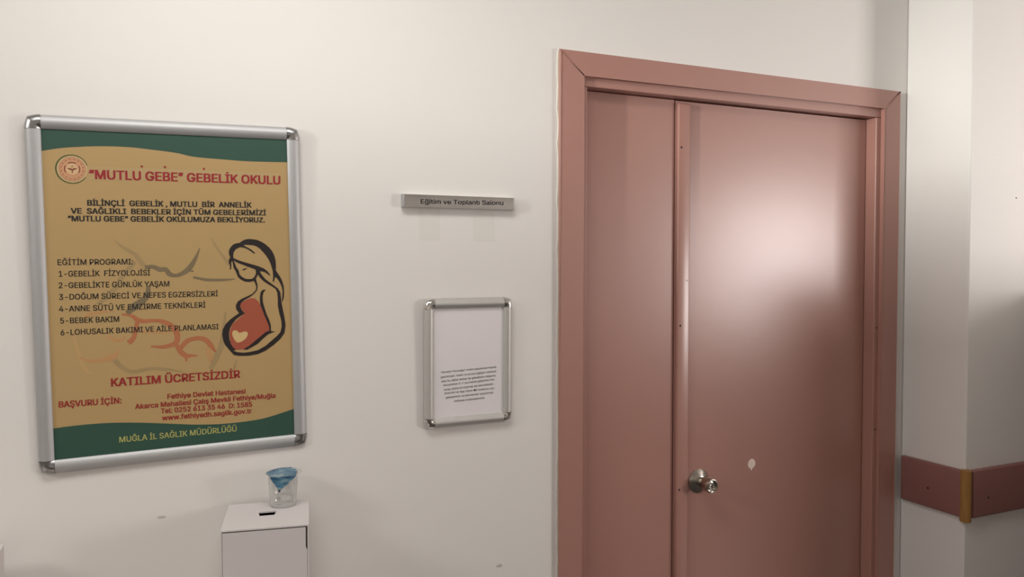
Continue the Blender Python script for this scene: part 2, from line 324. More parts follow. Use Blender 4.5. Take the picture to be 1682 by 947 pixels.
MARKS = [('g', [(-118.2, 115.8), (-102.6, 99.3), (-77.9, 82.5), (-67.9, 65.8), (-57.7, 55.0)], [1.6, 6.3, 8.7, 10.3, 8.7]), ('d', [(-60.7, 55.1), (-44.0, 56.0), (-32.0, 50.1), (-19.8, 49.8), (-12.4, 39.6), (-1.6, 36.3), (10.9, 39.0), (27.0, 50.5), (40.2, 70.6), (51.1, 96.0)], [8.7, 8.7, 10.3, 9.5, 10.3, 7.9, 8.7, 11.1, 7.9, 1.6]), ('d', [(23.8, 47.8), (36.3, 44.5)], [6.3, 3.2]), ('g', [(-79.9, 67.7), (-104.6, 36.9), (-123.3, 7.9), (-153.3, -20.4)], [9.5, 10.3, 10.3, 8.7]), ('d', [(-55.0, 15.6), (-58.1, -4.3), (-70.7, -18.8), (-86.0, -29.8), (-98.4, -42.5)], [7.1, 11.1, 13.5, 15.8, 9.5]), ('d', [(35.3, 31.6), (48.5, 28.2), (67.6, 24.6), (103.2, 23.9), (123.0, 25.5)], [4.8, 5.5, 6.3, 5.1, 1.6]), ('g', [(75.1, 118.0), (87.4, 93.9), (104.5, 67.8), (109.1, 57.3)], [1.2, 4.8, 6.3, 5.5]), ('p', [(-180.1, -46.9), (-168.4, -40.9), (-148.1, -37.6), (-121.8, -36.5)], [3.2, 7.1, 5.5, 1.6]), ('o', [(-108.8, -43.7), (-89.6, -47.9), (-79.4, -56.7), (-66.0, -60.7), (-47.7, -60.2), (-26.4, -64.3), (-8.2, -77.8), (-1.0, -94.5), (-3.0, -109.6), (-12.5, -115.2), (-31.2, -118.7), (-54.7, -115.9)], [3.2, 7.1, 9.5, 8.7, 7.1, 9.5, 11.9, 11.9, 11.1, 9.5, 7.9, 3.2]), ('o', [(-79.6, -61.6), (-83.2, -79.8), (-88.2, -96.1), (-97.5, -105.6)], [7.9, 8.7, 9.5, 11.9]), ('p', [(-81.7, -79.9), (-60.7, -84.3), (-36.3, -85.7), (-5.4, -85.7)], [4.0, 6.3, 5.5, 4.8]), ('o', [(-4.6, -112.9), (4.2, -130.5), (14.9, -140.8), (24.4, -141.5), (40.2, -142.5)], [7.9, 11.1, 10.3, 7.1, 1.2]), ('o', [(13.5, -136.3), (16.1, -153.6)], [9.5, 3.2]), ('o', [(4.4, -125.4), (14.2, -112.4), (25.4, -105.6), (44.6, -103.9), (58.8, -110.3), (68.1, -122.6), (76.5, -137.0)], [8.7, 10.3, 9.5, 9.5, 11.1, 10.3, 4.0]), ('p', [(58.4, -123.7), (64.3, -143.1), (68.5, -166.0)], [5.5, 11.1, 5.5]), ('p', [(-135.8, -86.8), (-131.1, -94.3), (-118.0, -98.7), (-107.6, -96.6), (-104.4, -89.2)], [4.0, 6.3, 7.1, 7.1, 4.0]), ('p', [(-191.5, -129.7), (-171.8, -140.2), (-145.7, -137.8), (-128.0, -132.7), (-114.3, -121.1)], [4.0, 7.1, 10.3, 13.5, 2.4]), ('f', [(-201.1, -79.8), (-196.4, -106.0), (-190.2, -132.4), (-181.0, -155.8), (-169.9, -168.1)], [2.4, 6.3, 7.9, 7.1, 2.4]), ('g', [(-125.3, -140.2), (-112.5, -157.0), (-90.5, -168.7), (-57.2, -164.5), (-23.5, -168.7), (13.8, -178.1)], [10.3, 8.7, 7.9, 7.1, 6.3, 1.6]), ('g', [(100.5, -48.1), (95.1, -89.5), (89.2, -123.9), (77.0, -151.0), (65.0, -174.4)], [3.2, 7.9, 11.9, 11.9, 8.7]), ('g', [(121.2, -157.5), (115.7, -174.7), (112.2, -183.2)], [1.2, 4.8, 2.4])]
EMB_C = (-191.3, 260.9)
DOTS = [(-59.7, 271.0), (-14.3, 271.1), (64.5, 269.6)]
STICKER = [(-161.1, 267.8), (221.9, 264.9), (221.4, 245.0), (-162.1, 239.8)]
NOTE = [('“Annelik Yolculuğu” mobil uygulaması hayata', (-76.7, -25.1), (75.4, -19.6), 4.9), ('geçirilmiştir. Kadın ve çocuk sağlığını merkeze', (-76.7, -37.0), (75.5, -31.0), 4.9), ('alan bu dijital rehber ile gebelikten doğuma,', (-74.9, -48.0), (74.9, -41.9), 5.0), ('lohusalıktan 0-2 yaş bebek gelişimine tüm', (-69.4, -58.0), (70.4, -52.0), 4.9), ('süreç bütüncül biçimde ele alınmaktadır.', (-68.2, -69.5), (68.6, -63.5), 4.9), ('Android ve App Store QR kodlarını için', (-67.0, -78.7), (69.9, -74.8), 4.9), ('gebelerimiz ve ebeveynler uygulamayı', (-63.1, -89.9), (67.4, -85.5), 5.0), ('indirerek kullanabilirsiniz.', (-40.3, -100.5), (44.6, -97.9), 4.9)]
SIGN = [('Eğitim ve Toplantı Salonu', (-103.8, -6.9), (117.7, -3.8), 10.7)]
GLYPHS = {
' ': (188, []),
',': (188, ["38,-119 68,71 137,71 84,-119"]),
'-': (453, ["337,244 337,188 114,188 114,244"]),
'.': (188, ["95,-4 78,-1 63,9 53,24 50,41 53,59 63,73 78,83 95,87 113,83 128,73 138,59 141,41 138,24 128,9 113,-1"]),
'/': (249, ["235,533 71,-76 14,-76 178,533"]),
'0': (453, ["227,-7 174,1 130,24 95,62 69,113 53,178 48,254 53,330 69,395 95,447 130,484 174,508 227,516 279,508 323,484 358,447 384,395 400,330 405,254 400,178 384,113 359,62 323,24 279,1", "227,50 261,56 290,74 313,103 330,144 340,194 344,254 340,314 330,365 313,405 290,435 261,453 227,460 192,453 163,435 140,405 123,365 113,314 109,254 113,194 123,144 140,103 163,74 192,56"]),
'1': (453, ["76,0 76,55 391,55 391,0", "276,509 276,0 212,0 212,448 209,448 86,358 86,427 198,509"]),
'2': (453, ["64,0 64,47 234,229 282,282 311,327 320,371 317,397 308,419 293,436 273,449 224,460 196,457 172,447 153,433 139,413 130,390 127,362 66,362 71,405 86,442 111,473 143,496 182,511 225,516 268,511 306,497 337,474 361,445 376,411 381,372 371,318 336,259 267,180 153,60 153,57 389,57 389,0"]),
'3': (453, ["218,-7 173,-3 133,10 98,30 70,57 52,91 44,132 109,132 115,107 126,87 144,71 165,59 219,50 275,61 297,74 315,93 325,116 329,145 326,172 316,196 299,217 275,234 242,244 201,248 157,248 157,299 288,448 288,452 70,452 70,509 372,509 372,461 211,278 211,289 264,288 308,276 344,253 371,222 387,186 393,145 387,103 370,66 344,36 309,12 266,-2"]),
'4': (453, ["40,105 40,158 247,509 311,509 109,166 109,163 413,163 413,105", "282,0 282,121 282,146 282,318 343,318 343,0"]),
'5': (453, ["221,-7 178,-2 140,11 108,32 83,60 66,93 60,130 122,130 127,108 138,89 173,60 221,50 250,53 276,64 298,82 314,104 324,131 328,162 324,193 314,221 297,244 275,262 248,273 218,277 167,268 128,246 67,253 96,509 366,509 366,452 151,452 134,301 136,301 178,325 229,334 263,330 294,321 321,306 345,285 364,260 379,231 388,199 391,163 385,117 369,76 343,41 309,15 268,-1"]),
'6': (453, ["226,-7 182,-1 142,15 109,40 84,74 69,115 64,162 68,199 80,239 137,340 252,509 322,509 151,261 145,261 165,288 196,307 235,314 278,309 316,295 346,271 370,240 384,201 389,157 384,112 368,73 343,39 310,14 271,-2", "226,48 254,52 279,63 299,79 314,101 324,128 327,157 324,187 314,213 299,235 279,251 254,262 226,265 198,262 174,252 153,235 138,214 128,188 125,158 128,128 138,102 153,79 174,63 198,52"]),
'8': (453, ["226,-7 178,-2 136,11 101,33 74,62 57,96 52,135 55,166 65,195 81,220 101,241 125,256 153,265 153,267 119,282 93,308 76,342 70,380 75,417 90,450 114,477 146,498 184,511 226,516 269,511 306,498 337,477 361,450 377,417 382,380 376,342 359,308 333,282 300,267 300,265 327,256 351,241 372,220 387,195 397,166 401,135 395,96 378,62 352,33 317,11 275,-2", "226,49 258,52 285,60 307,74 323,91 333,113 337,139 333,165 322,189 305,208 283,223 256,232 226,235 196,232 169,223 147,208 130,189 119,165 115,139 119,113 129,91 145,74 167,60 195,52", "226,290 274,300 293,313 307,330 316,351 319,376 316,399 308,420 294,437 275,449 226,460 177,449 159,437 145,420 136,399 133,376 136,351 145,330 159,313 178,300"]),
':': (188, ["95,-4 78,-1 63,9 53,24 50,41 53,59 63,73 78,83 95,87 113,83 128,73 138,59 141,41 138,24 128,9 113,-1", "95,271 78,274 63,284 53,299 50,316 53,334 63,349 78,359 95,362 113,359 128,349 138,334 141,316 138,299 128,284 113,274"]),
'A': (480, ["16,0 201,509 276,509 463,0 395,0 287,302 264,372 232,478 245,478 213,371 191,302 85,0", "110,142 110,199 370,199 370,142"]),
'B': (456, ["60,0 60,509 241,509 289,504 329,491 359,469 381,442 394,410 398,374 395,344 387,320 356,286 315,267 315,262 339,257 363,245 385,227 402,203 414,173 418,136 413,100 400,67 377,39 344,18 301,4 247,0", "125,57 245,57 296,63 330,80 349,105 355,137 352,161 342,184 327,203 306,218 279,228 248,231 125,231", "125,285 238,285 288,296 308,309 323,326 333,348 336,372 330,403 313,429 283,446 240,452 125,452"]),
'C': (510, ["267,-7 205,1 150,25 104,63 70,115 48,179 40,254 48,329 70,393 104,445 150,484 205,508 267,516 340,504 373,490 402,471 427,447 448,418 463,385 473,348 408,348 389,395 357,428 315,449 267,456 223,450 184,432 150,403 125,364 109,314 103,254 109,194 125,145 151,105 184,76 223,59 267,53 315,60 357,81 389,114 408,160 473,160 463,124 448,91 428,62 402,38 373,19 341,5 305,-4"]),
'D': (502, ["219,0 96,0 96,57 215,57 272,63 318,81 354,110 379,149 394,198 399,255 394,312 379,361 354,399 320,428 275,446 221,452 93,452 93,509 225,509 294,501 353,478 399,441 433,391 455,329 462,255 455,181 433,119 398,68 351,31 291,8", "125,509 125,0 60,0 60,509"]),
'E': (419, ["60,0 60,509 372,509 372,452 125,452 125,286 355,286 355,229 125,229 125,57 375,57 375,0"]),
'F': (410, ["60,0 60,509 369,509 369,452 125,452 125,278 346,278 346,221 125,221 125,0"]),
'G': (520, ["269,-7 205,1 149,25 104,64 69,116 47,179 40,254 47,329 69,393 103,445 149,484 203,508 265,516 304,513 340,504 374,489 403,469 429,445 449,416 465,384 474,349 408,349 387,393 356,427 315,448 265,456 222,450 183,432 150,404 125,364 109,314 103,254 109,194 125,145 151,105 184,76 224,59 269,53 309,57 345,71 374,93 396,123 410,160 415,202 434,199 283,199 283,256 478,256 478,200 471,141 451,91 419,50 377,19 326,0"]),
'H': (517, ["60,0 60,509 125,509 125,289 392,289 392,509 457,509 457,0 392,0 392,232 125,232 125,0"]),
'I': (300, ["31,0 31,57 118,57 118,452 31,452 31,509 269,509 269,452 183,452 183,57 269,57 269,0"]),
'J': (396, ["185,-7 124,3 75,33 44,81 33,145 33,173 98,173 98,145 104,104 122,74 149,56 185,50 220,56 248,74 266,104 272,145 272,509 336,509 336,145 326,81 294,33 246,3"]),
'K': (467, ["104,145 104,216 139,261 174,303 212,344 364,509 448,509 231,276 228,276", "60,0 60,509 125,509 125,334 124,225 125,193 125,0", "372,0 188,259 228,309 449,0"]),
'L': (393, ["60,0 60,509 125,509 125,57 361,57 361,0"]),
'M': (628, ["60,0 60,509 152,509 277,187 287,159 299,123 311,84 322,49 307,49 318,83 330,121 342,158 352,187 476,509 568,509 568,0 504,0 504,291 504,327 505,369 506,413 507,457 513,457 498,409 482,363 467,322 456,291 342,0 286,0 170,291 159,321 145,361 129,408 112,457 119,457 120,416 121,372 122,328 122,291 122,0"]),
'N': (523, ["60,0 60,509 136,509 343,183 363,151 388,107 414,55 405,54 401,108 399,157 399,195 399,509 463,509 463,0 387,0 202,290 177,331 148,381 108,452 119,454 122,384 124,328 125,291 125,0"]),
'O': (533, ["267,-7 205,1 150,25 105,63 70,115 48,179 40,254 48,329 70,393 105,445 150,484 205,508 267,516 329,508 384,484 429,445 464,393 486,329 493,254 486,179 464,115 429,63 384,25 329,1", "267,53 310,59 349,76 383,105 408,144 425,194 430,254 425,314 408,365 383,404 349,433 310,450 267,456 223,450 184,433 151,404 125,364 109,314 103,254 109,194 125,144 151,105 184,76 223,59"]),
'P': (445, ["60,0 60,509 235,509 289,503 332,487 366,462 390,430 404,391 409,348 404,304 390,265 366,233 332,207 289,191 235,186 109,186 109,242 233,242 269,246 297,256 318,272 333,294 342,319 344,348 342,376 333,402 318,423 297,439 268,449 232,452 125,452 125,0"]),
'Q': (533, ["245,159 313,159 369,85 384,65 468,-48 401,-48 346,27 331,46", "267,-7 205,1 150,25 105,63 70,115 48,179 40,254 48,329 70,393 105,445 150,484 205,508 267,516 329,508 384,484 429,445 464,393 486,329 493,254 486,179 464,115 429,63 384,25 329,1", "267,53 310,59 349,76 383,105 408,144 425,194 430,254 425,314 408,365 383,404 349,433 310,450 267,456 223,450 184,433 151,404 125,364 109,314 103,254 109,194 125,144 151,105 184,76 223,59"]),
'R': (449, ["60,0 60,509 236,509 290,504 333,489 367,465 390,433 405,395 409,352 405,309 390,271 367,240 333,217 289,203 236,198 96,198 96,255 234,255 269,258 298,267 319,281 334,300 342,324 345,352 342,380 334,405 319,425 298,440 269,449 233,452 125,452 125,0", "353,0 230,229 303,229 428,0"]),
'S': (447, ["224,-9 172,-4 128,9 91,31 64,60 46,96 38,137 104,137 110,110 123,88 142,71 166,59 224,49 257,52 286,60 311,74 329,92 341,114 346,139 342,161 332,179 296,205 245,222 184,239 128,260 86,289 60,326 52,372 58,413 75,448 102,476 138,498 180,511 227,516 275,511 316,498 351,476 377,449 394,415 401,378 337,378 326,412 302,437 267,453 225,459 194,456 167,448 145,435 129,418 118,398 115,376 119,352 131,334 169,308 212,293 264,279 312,264 359,238 395,198 405,171 408,139 403,99 386,64 360,34 323,11 278,-4"]),
'T': (449, ["32,452 32,509 417,509 417,452 257,452 257,0 193,0 193,452"]),
'U': (517, ["259,-8 203,-2 154,15 114,43 85,80 66,124 60,173 60,509 124,509 124,178 128,144 141,113 160,87 187,68 220,56 259,52 298,56 331,68 357,87 377,113 389,144 393,178 393,509 457,509 457,173 451,124 433,80 403,43 363,15 315,-2"]),
'V': (480, ["204,0 16,509 84,509 192,206 215,137 248,31 235,31 267,138 290,206 395,509 463,509 278,0"]),
'Y': (472, ["203,0 203,208 16,509 91,509 192,344 222,292 250,230 224,230 251,293 280,344 381,509 455,509 268,208 268,0"]),
'Z': (438, ["42,0 42,46 273,385 306,431 341,476 348,454 285,452 223,452 40,452 40,509 397,509 397,462 169,129 134,81 97,33 90,54 152,57 214,57 399,57 399,0"]),
'a': (389, ["160,-9 126,-5 94,5 68,22 48,45 35,73 30,108 34,138 43,161 58,179 78,193 125,211 178,220 234,227 265,235 273,243 276,255 276,257 267,297 240,322 196,331 149,322 118,301 100,274 41,291 57,322 79,346 104,364 133,375 194,384 239,379 286,360 306,343 322,320 333,290 337,251 337,0 277,0 277,52 272,52 252,25 215,1", "170,45 202,49 228,59 248,74 263,93 272,115 276,138 276,190 259,182 231,176 200,171 175,168 134,159 103,139 95,124 92,105 102,72 130,52"]),
'b': (424, ["229,-8 198,-5 172,4 138,31 118,59 112,59 112,0 53,0 53,509 114,509 114,319 118,319 137,346 171,373 197,381 229,384 274,378 313,361 345,332 370,293 385,245 390,189 385,133 370,84 346,45 313,16 274,-2", "220,47 253,51 279,66 301,88 316,117 325,151 328,189 325,227 316,261 301,290 280,311 253,325 220,330 188,325 161,312 140,291 125,263 116,229 113,189 116,150 125,115 140,86 162,65 188,51"]),
'c': (396, ["207,-8 159,-2 117,16 82,46 56,85 40,133 34,187 40,243 56,291 82,330 117,360 159,378 207,384 260,377 305,356 340,322 362,277 303,262 290,289 270,311 242,325 207,330 173,325 145,310 124,287 108,258 99,224 96,187 99,151 108,117 124,89 145,66 173,51 207,46 243,52 271,66 292,89 304,117 363,102 341,56 306,21 261,-1"]),
'd': (424, ["195,-8 151,-2 111,16 79,45 55,84 39,133 34,189 39,245 55,293 79,332 112,361 151,378 196,384 228,381 253,373 287,346 306,319 311,319 311,509 372,509 372,0 313,0 313,59 307,59 287,31 252,4 227,-5", "205,47 236,51 263,65 284,86 299,115 309,150 312,189 309,229 300,263 284,291 263,312 237,325 205,330 172,325 145,311 124,290 108,261 99,227 96,189 99,151 109,117 124,88 145,66 172,51"]),
'e': (404, ["212,-8 161,-2 117,16 82,46 56,85 40,132 34,187 39,242 55,290 81,329 115,359 157,378 205,384 266,374 294,361 319,341 341,315 357,282 368,242 371,194 371,169 75,169 75,221 338,221 310,202 307,237 298,269 283,294 263,314 237,326 205,330 173,326 146,313 125,294 109,270 99,241 96,211 96,178 100,139 110,106 128,80 151,61 179,50 212,46 254,53 285,73 306,105 365,91 353,63 335,39 311,19 283,4 249,-5"]),
'f': (254, ["228,379 228,327 6,327 6,379", "81,0 81,432 84,461 96,486 113,505 135,519 187,530 222,527 243,521 227,468 215,472 195,474 171,470 154,460 145,443 142,419 142,0"]),
'g': (425, ["207,-151 168,-148 134,-140 82,-110 51,-69 101,-41 122,-66 154,-88 207,-97 249,-92 282,-75 304,-47 311,-6 311,68 306,68 287,41 252,16 227,8 195,5 152,10 113,27 80,53 55,90 39,136 34,191 39,246 55,293 80,332 112,361 152,378 196,384 228,382 253,373 288,346 308,319 313,319 313,379 372,379 372,-9 367,-54 350,-90 324,-117 291,-136 251,-147", "205,59 237,63 264,75 285,95 300,121 309,154 312,193 309,231 300,264 285,291 264,312 237,325 205,330 172,325 145,312 124,290 109,262 99,229 96,193 99,155 109,123 124,96 145,76 172,63"]),
'h': (410, ["114,227 114,0 53,0 53,509 114,509 114,287 102,287 124,332 152,362 187,379 227,384 264,380 295,369 321,349 341,321 353,285 357,240 357,0 296,0 296,235 290,275 273,304 246,323 210,329 184,326 161,317 141,303 126,283 117,257"]),
'i': (167, ["53,0 53,379 114,379 114,0", "84,443 67,446 54,455 44,468 41,483 44,499 54,512 67,521 84,524 100,521 114,512 123,499 126,483 123,468 114,455 100,446"]),
'j': (167, ["53,379 114,379 114,-30 111,-63 102,-90 86,-113 65,-129 37,-139 4,-143 -10,-143 -10,-87 2,-87 25,-83 40,-72 50,-54 53,-29", "83,443 67,446 53,455 44,468 41,483 44,499 53,512 67,521 83,524 100,521 114,512 123,499 126,483 123,468 114,455 100,446"]),
'k': (381, ["110,137 110,212 121,212 284,379 360,379 184,199 177,199", "53,0 53,509 114,509 114,0", "294,0 148,186 191,229 372,0"]),
'l': (189, ["139,-2 101,3 74,20 58,47 53,84 53,509 114,509 114,99 120,62 130,54 146,52 160,53 170,54 181,3 162,-1"]),
'm': (610, ["53,0 53,379 112,379 112,295 108,295 118,323 132,346 172,376 219,386 257,380 287,361 309,331 321,295 312,295 322,321 337,343 381,375 437,386 468,383 497,372 522,354 541,328 553,296 557,255 557,0 496,0 496,254 490,289 473,313 447,326 419,330 395,328 374,320 345,290 335,247 335,0 274,0 274,260 269,288 253,311 229,326 199,330 158,320 140,307 126,289 117,266 114,238 114,0"]),
'n': (410, ["114,227 114,0 53,0 53,379 112,379 112,287 102,287 124,332 152,362 187,379 227,384 264,380 295,369 321,349 341,321 353,285 357,240 357,0 296,0 296,235 290,275 273,304 246,323 210,329 184,326 161,317 141,303 126,283 117,257"]),
'o': (415, ["207,-8 159,-2 117,16 82,46 56,85 40,133 34,187 40,243 56,291 82,330 117,360 159,378 207,384 256,378 299,360 333,330 359,291 376,243 381,187 376,133 359,85 333,46 299,16 256,-2", "207,46 242,51 270,66 292,89 307,117 316,151 319,187 316,224 307,258 292,287 270,310 242,325 207,330 173,325 145,310 124,287 108,258 99,224 96,187 99,151 108,117 124,89 145,66 173,51"]),
'p': (424, ["53,-143 53,379 112,379 112,319 118,319 137,346 171,373 197,381 229,384 274,378 313,361 345,332 370,293 385,245 390,189 385,133 370,84 346,45 313,16 274,-2 229,-8 198,-5 173,4 138,31 118,59 114,59 114,-143", "220,47 253,51 279,66 301,88 316,117 325,151 328,189 325,227 316,261 301,290 280,311 253,325 220,330 188,325 161,312 140,291 125,263 116,229 113,189 116,150 125,115 140,86 162,65 188,51"]),
'r': (259, ["53,0 53,379 112,379 112,321 115,321 130,347 152,367 181,380 213,385 229,384 243,384 243,322 230,324 207,326 182,323 159,315 140,301 126,284 117,262 114,237 114,0"]),
's': (365, ["182,-8 145,-5 112,3 84,18 62,38 45,63 36,94 94,107 105,79 124,60 150,49 181,45 217,50 244,62 262,81 268,103 265,121 254,136 237,147 212,155 149,170 104,186 72,208 53,237 47,274 51,305 65,332 87,354 115,370 149,381 187,384 223,381 254,372 279,358 299,339 324,290 268,277 258,298 243,316 219,328 187,333 156,329 131,317 114,299 109,277 112,258 124,243 172,223 229,209 275,194 306,171 325,142 331,107 326,75 312,47 290,24 260,6 223,-5"]),
't': (227, ["204,379 204,327 6,327 6,379", "65,471 126,471 126,98 128,76 136,61 150,53 170,50 185,51 202,54 213,2 192,-3 168,-4 125,2 92,21 72,52 65,93"]),
'u': (410, ["182,-5 146,-1 115,11 89,31 69,59 57,95 53,139 53,379 114,379 114,144 119,105 137,75 164,56 200,50 226,53 249,62 268,77 283,97 293,122 296,153 296,379 357,379 357,0 298,0 298,92 307,92 286,47 257,17 222,0"]),
'v': (389, ["163,0 17,379 84,379 165,155 187,87 206,21 184,21 203,87 224,155 305,379 371,379 226,0"]),
'w': (567, ["138,0 23,379 87,379 133,214 154,137 175,41 165,41 186,135 206,214 252,379 316,379 362,214 382,136 402,41 391,41 413,135 434,214 480,379 545,379 429,0 368,0 319,172 305,225 291,280 277,338 291,338 277,280 263,225 248,172 199,0"]),
'y': (389, ["47,-139 61,-86 71,-87 104,-89 130,-74 151,-36 163,-1 17,379 84,379 165,155 187,87 206,21 184,21 202,87 224,155 305,379 371,379 204,-58 177,-107 139,-136 91,-145 65,-143"]),
'z': (380, ["42,0 42,46 254,320 254,323 48,323 48,379 333,379 333,331 126,60 126,56 339,56 339,0"]),
'Ç': (510, ["267,-7 205,1 150,25 104,63 70,115 48,179 40,254 48,329 70,393 104,445 150,484 205,508 267,516 340,504 373,490 402,471 427,447 448,418 463,385 473,348 408,348 389,395 357,428 315,449 267,456 223,450 184,432 150,403 125,364 109,314 103,254 109,194 125,145 151,105 184,76 223,59 267,53 315,60 357,81 389,114 408,160 473,160 463,124 448,91 428,62 402,38 373,19 341,5 305,-4", "228,-146 228,-110 268,-110 294,-105 302,-88 294,-71 268,-66 240,-66 251,13 283,13 283,-3 283,-33 312,-37 332,-47 344,-64 348,-88 343,-114 328,-132 304,-143 269,-146"]),
'Ü': (517, ["259,-8 203,-2 154,15 114,43 85,80 66,124 60,173 60,509 124,509 124,178 128,144 141,113 160,87 187,68 220,56 259,52 298,56 331,68 357,87 377,113 389,144 393,178 393,509 457,509 457,173 451,124 433,80 403,43 363,15 315,-2", "331,572 315,575 302,584 293,597 290,612 293,628 302,641 315,650 331,653 346,650 359,641 368,628 371,612 368,597 359,584 346,575", "187,572 172,575 158,584 149,597 146,612 149,628 158,641 172,650 187,653 203,650 216,641 224,628 227,612 224,597 216,584 203,575"]),
'ç': (396, ["207,-8 159,-2 117,16 82,46 56,85 40,133 34,187 40,243 56,291 82,330 117,360 159,378 207,384 260,377 305,356 340,322 362,277 303,262 290,289 270,311 242,325 207,330 173,325 145,310 124,287 108,258 99,224 96,187 99,151 108,117 124,89 145,66 173,51 207,46 243,52 271,66 292,89 304,117 363,102 341,56 306,21 261,-1", "169,-143 169,-107 210,-107 236,-102 243,-84 236,-67 210,-62 182,-62 192,16 224,16 224,0 224,-29 253,-34 273,-44 285,-61 289,-85 284,-111 270,-129 245,-139 210,-143"]),
'ü': (410, ["182,-5 146,-1 115,11 89,31 69,59 57,95 53,139 53,379 114,379 114,144 119,105 137,75 164,56 200,50 226,53 249,62 268,77 283,97 293,122 296,153 296,379 357,379 357,0 298,0 298,92 307,92 286,47 257,17 222,0", "277,443 261,446 248,455 239,468 236,483 239,499 248,512 261,520 277,523 292,520 305,512 314,499 317,483 314,468 305,455 292,446", "133,443 118,446 104,455 96,468 93,483 96,499 104,512 118,520 133,523 149,520 162,512 170,499 173,483 170,468 162,455 149,446"]),
'Ğ': (520, ["269,-7 205,1 149,25 104,64 69,116 47,179 40,254 47,329 69,393 103,445 149,484 203,508 265,516 304,513 340,504 374,489 403,469 429,445 449,416 465,384 474,349 408,349 387,393 356,427 315,448 265,456 222,450 183,432 150,404 125,364 109,314 103,254 109,194 125,145 151,105 184,76 224,59 269,53 309,57 345,71 374,93 396,123 410,160 415,202 434,199 283,199 283,256 478,256 478,200 471,141 451,91 419,50 377,19 326,0", "265,562 238,566 215,575 195,590 179,610 169,633 166,659 211,659 214,637 226,621 243,609 265,606 286,609 303,621 315,637 319,659 364,659 360,633 350,610 335,590 315,575 291,566"]),
'ğ': (425, ["207,-151 168,-148 134,-140 82,-110 51,-69 101,-41 122,-66 154,-88 207,-97 249,-92 282,-75 304,-47 311,-6 311,68 306,68 287,41 252,16 227,8 195,5 152,10 113,27 80,53 55,90 39,136 34,191 39,246 55,293 80,332 112,361 152,378 196,384 228,382 253,373 288,346 308,319 313,319 313,379 372,379 372,-9 367,-54 350,-90 324,-117 291,-136 251,-147", "205,59 237,63 264,75 285,95 300,121 309,154 312,193 309,231 300,264 285,291 264,312 237,325 205,330 172,325 145,312 124,290 109,262 99,229 96,193 99,155 109,123 124,96 145,76 172,63", "205,433 178,436 155,446 135,461 119,481 109,504 106,529 151,529 154,508 166,491 183,480 205,476 226,480 243,491 255,508 258,529 304,529 300,504 290,481 275,461 255,446 231,436"]),
'İ': (300, ["31,0 31,57 118,57 118,452 31,452 31,509 269,509 269,452 183,452 183,57 269,57 269,0", "150,572 134,575 120,584 111,597 108,612 111,628 120,641 134,650 150,653 167,650 180,641 190,628 193,612 190,597 180,584 167,575"]),
'ı': (167, ["53,0 53,379 114,379 114,0"]),
'Ş': (447, ["224,-9 172,-4 128,9 91,31 64,60 46,96 38,137 104,137 110,110 123,88 142,71 166,59 224,49 257,52 286,60 311,74 329,92 341,114 346,139 342,161 332,179 296,205 245,222 184,239 128,260 86,289 60,326 52,372 58,413 75,448 102,476 138,498 180,511 227,516 275,511 316,498 351,476 377,449 394,415 401,378 337,378 326,412 302,437 267,453 225,459 194,456 167,448 145,435 129,418 118,398 115,376 119,352 131,334 169,308 212,293 264,279 312,264 359,238 395,198 405,171 408,139 403,99 386,64 360,34 323,11 278,-4", "186,-143 186,-107 226,-107 252,-102 259,-84 252,-67 226,-62 198,-62 208,16 241,16 241,0 241,-29 269,-34 290,-44 301,-61 305,-85 300,-111 286,-129 261,-139 226,-143"]),
'ş': (365, ["182,-8 145,-5 112,3 84,18 62,38 45,63 36,94 94,107 105,79 124,60 150,49 181,45 217,50 244,62 262,81 268,103 265,121 254,136 237,147 212,155 149,170 104,186 72,208 53,237 47,274 51,305 65,332 87,354 115,370 149,381 187,384 223,381 254,372 279,358 299,339 324,290 268,277 258,298 243,316 219,328 187,333 156,329 131,317 114,299 109,277 112,258 124,243 172,223 229,209 275,194 306,171 325,142 331,107 326,75 312,47 290,24 260,6 223,-5", "147,-143 147,-107 188,-107 214,-102 221,-84 214,-67 188,-62 160,-62 170,16 202,16 202,0 202,-29 231,-34 251,-44 263,-61 267,-85 262,-111 248,-129 223,-139 188,-143"]),
'“': (300, ["52,318 104,509 151,509 121,318", "175,318 228,509 274,509 244,318"]),
'”': (300, ["52,318 82,509 151,509 98,318", "175,318 205,509 274,509 222,318"]),
}

# ------------------------------------------------------------------ the setting
X0, X1, YF, ZC = -4.3, 5.6, -3.0, 2.75
bm = bmesh.new()
DX0, DX1, DZ = 1.03, 2.245, 2.135           # opening in the wall for the door frame
box(bm, X0 - .12, DX0, 0, .16, 0, ZC); box(bm, DX1, X1 + .12, 0, .16, 0, ZC); box(bm, DX0, DX1, 0, .16, DZ, ZC)
wall_back = struct(link('wall_back', bm, 'wall'))
PX, PY = 2.318, -.235
struct(link('wall_pilaster', B(PX, X1, PY, -.0005, 0, ZC - .0005, bev=.006, seg=3), 'wall', smooth=30))
# opposite wall with its window opening
WX0, WX1, WZ0, WZ1 = 4.0, 5.3, 1.1, 2.2
bm = bmesh.new()
box(bm, X0 - .12, WX0, YF - .12, YF, 0, ZC); box(bm, WX1, X1 + .12, YF - .12, YF, 0, ZC)
box(bm, WX0, WX1, YF - .12, YF, 0, WZ0); box(bm, WX0, WX1, YF - .12, YF, WZ1, ZC)
struct(link('wall_front', bm, 'wall'))
EY0, EY1, EZ0, EZ1 = -1.86, -1.58, 2.05, 2.33
bm = bmesh.new()
box(bm, X0 - .12, X0, YF, EY0, 0, ZC); box(bm, X0 - .12, X0, EY1, 0, 0, ZC)
box(bm, X0 - .12, X0, EY0, EY1, 0, EZ0); box(bm, X0 - .12, X0, EY0, EY1, EZ1, ZC)
struct(link('wall_left', bm, 'wall'))
struct(link('wall_right', B(X1, X1 + .12, YF, PY, 0, ZC), 'wall'))
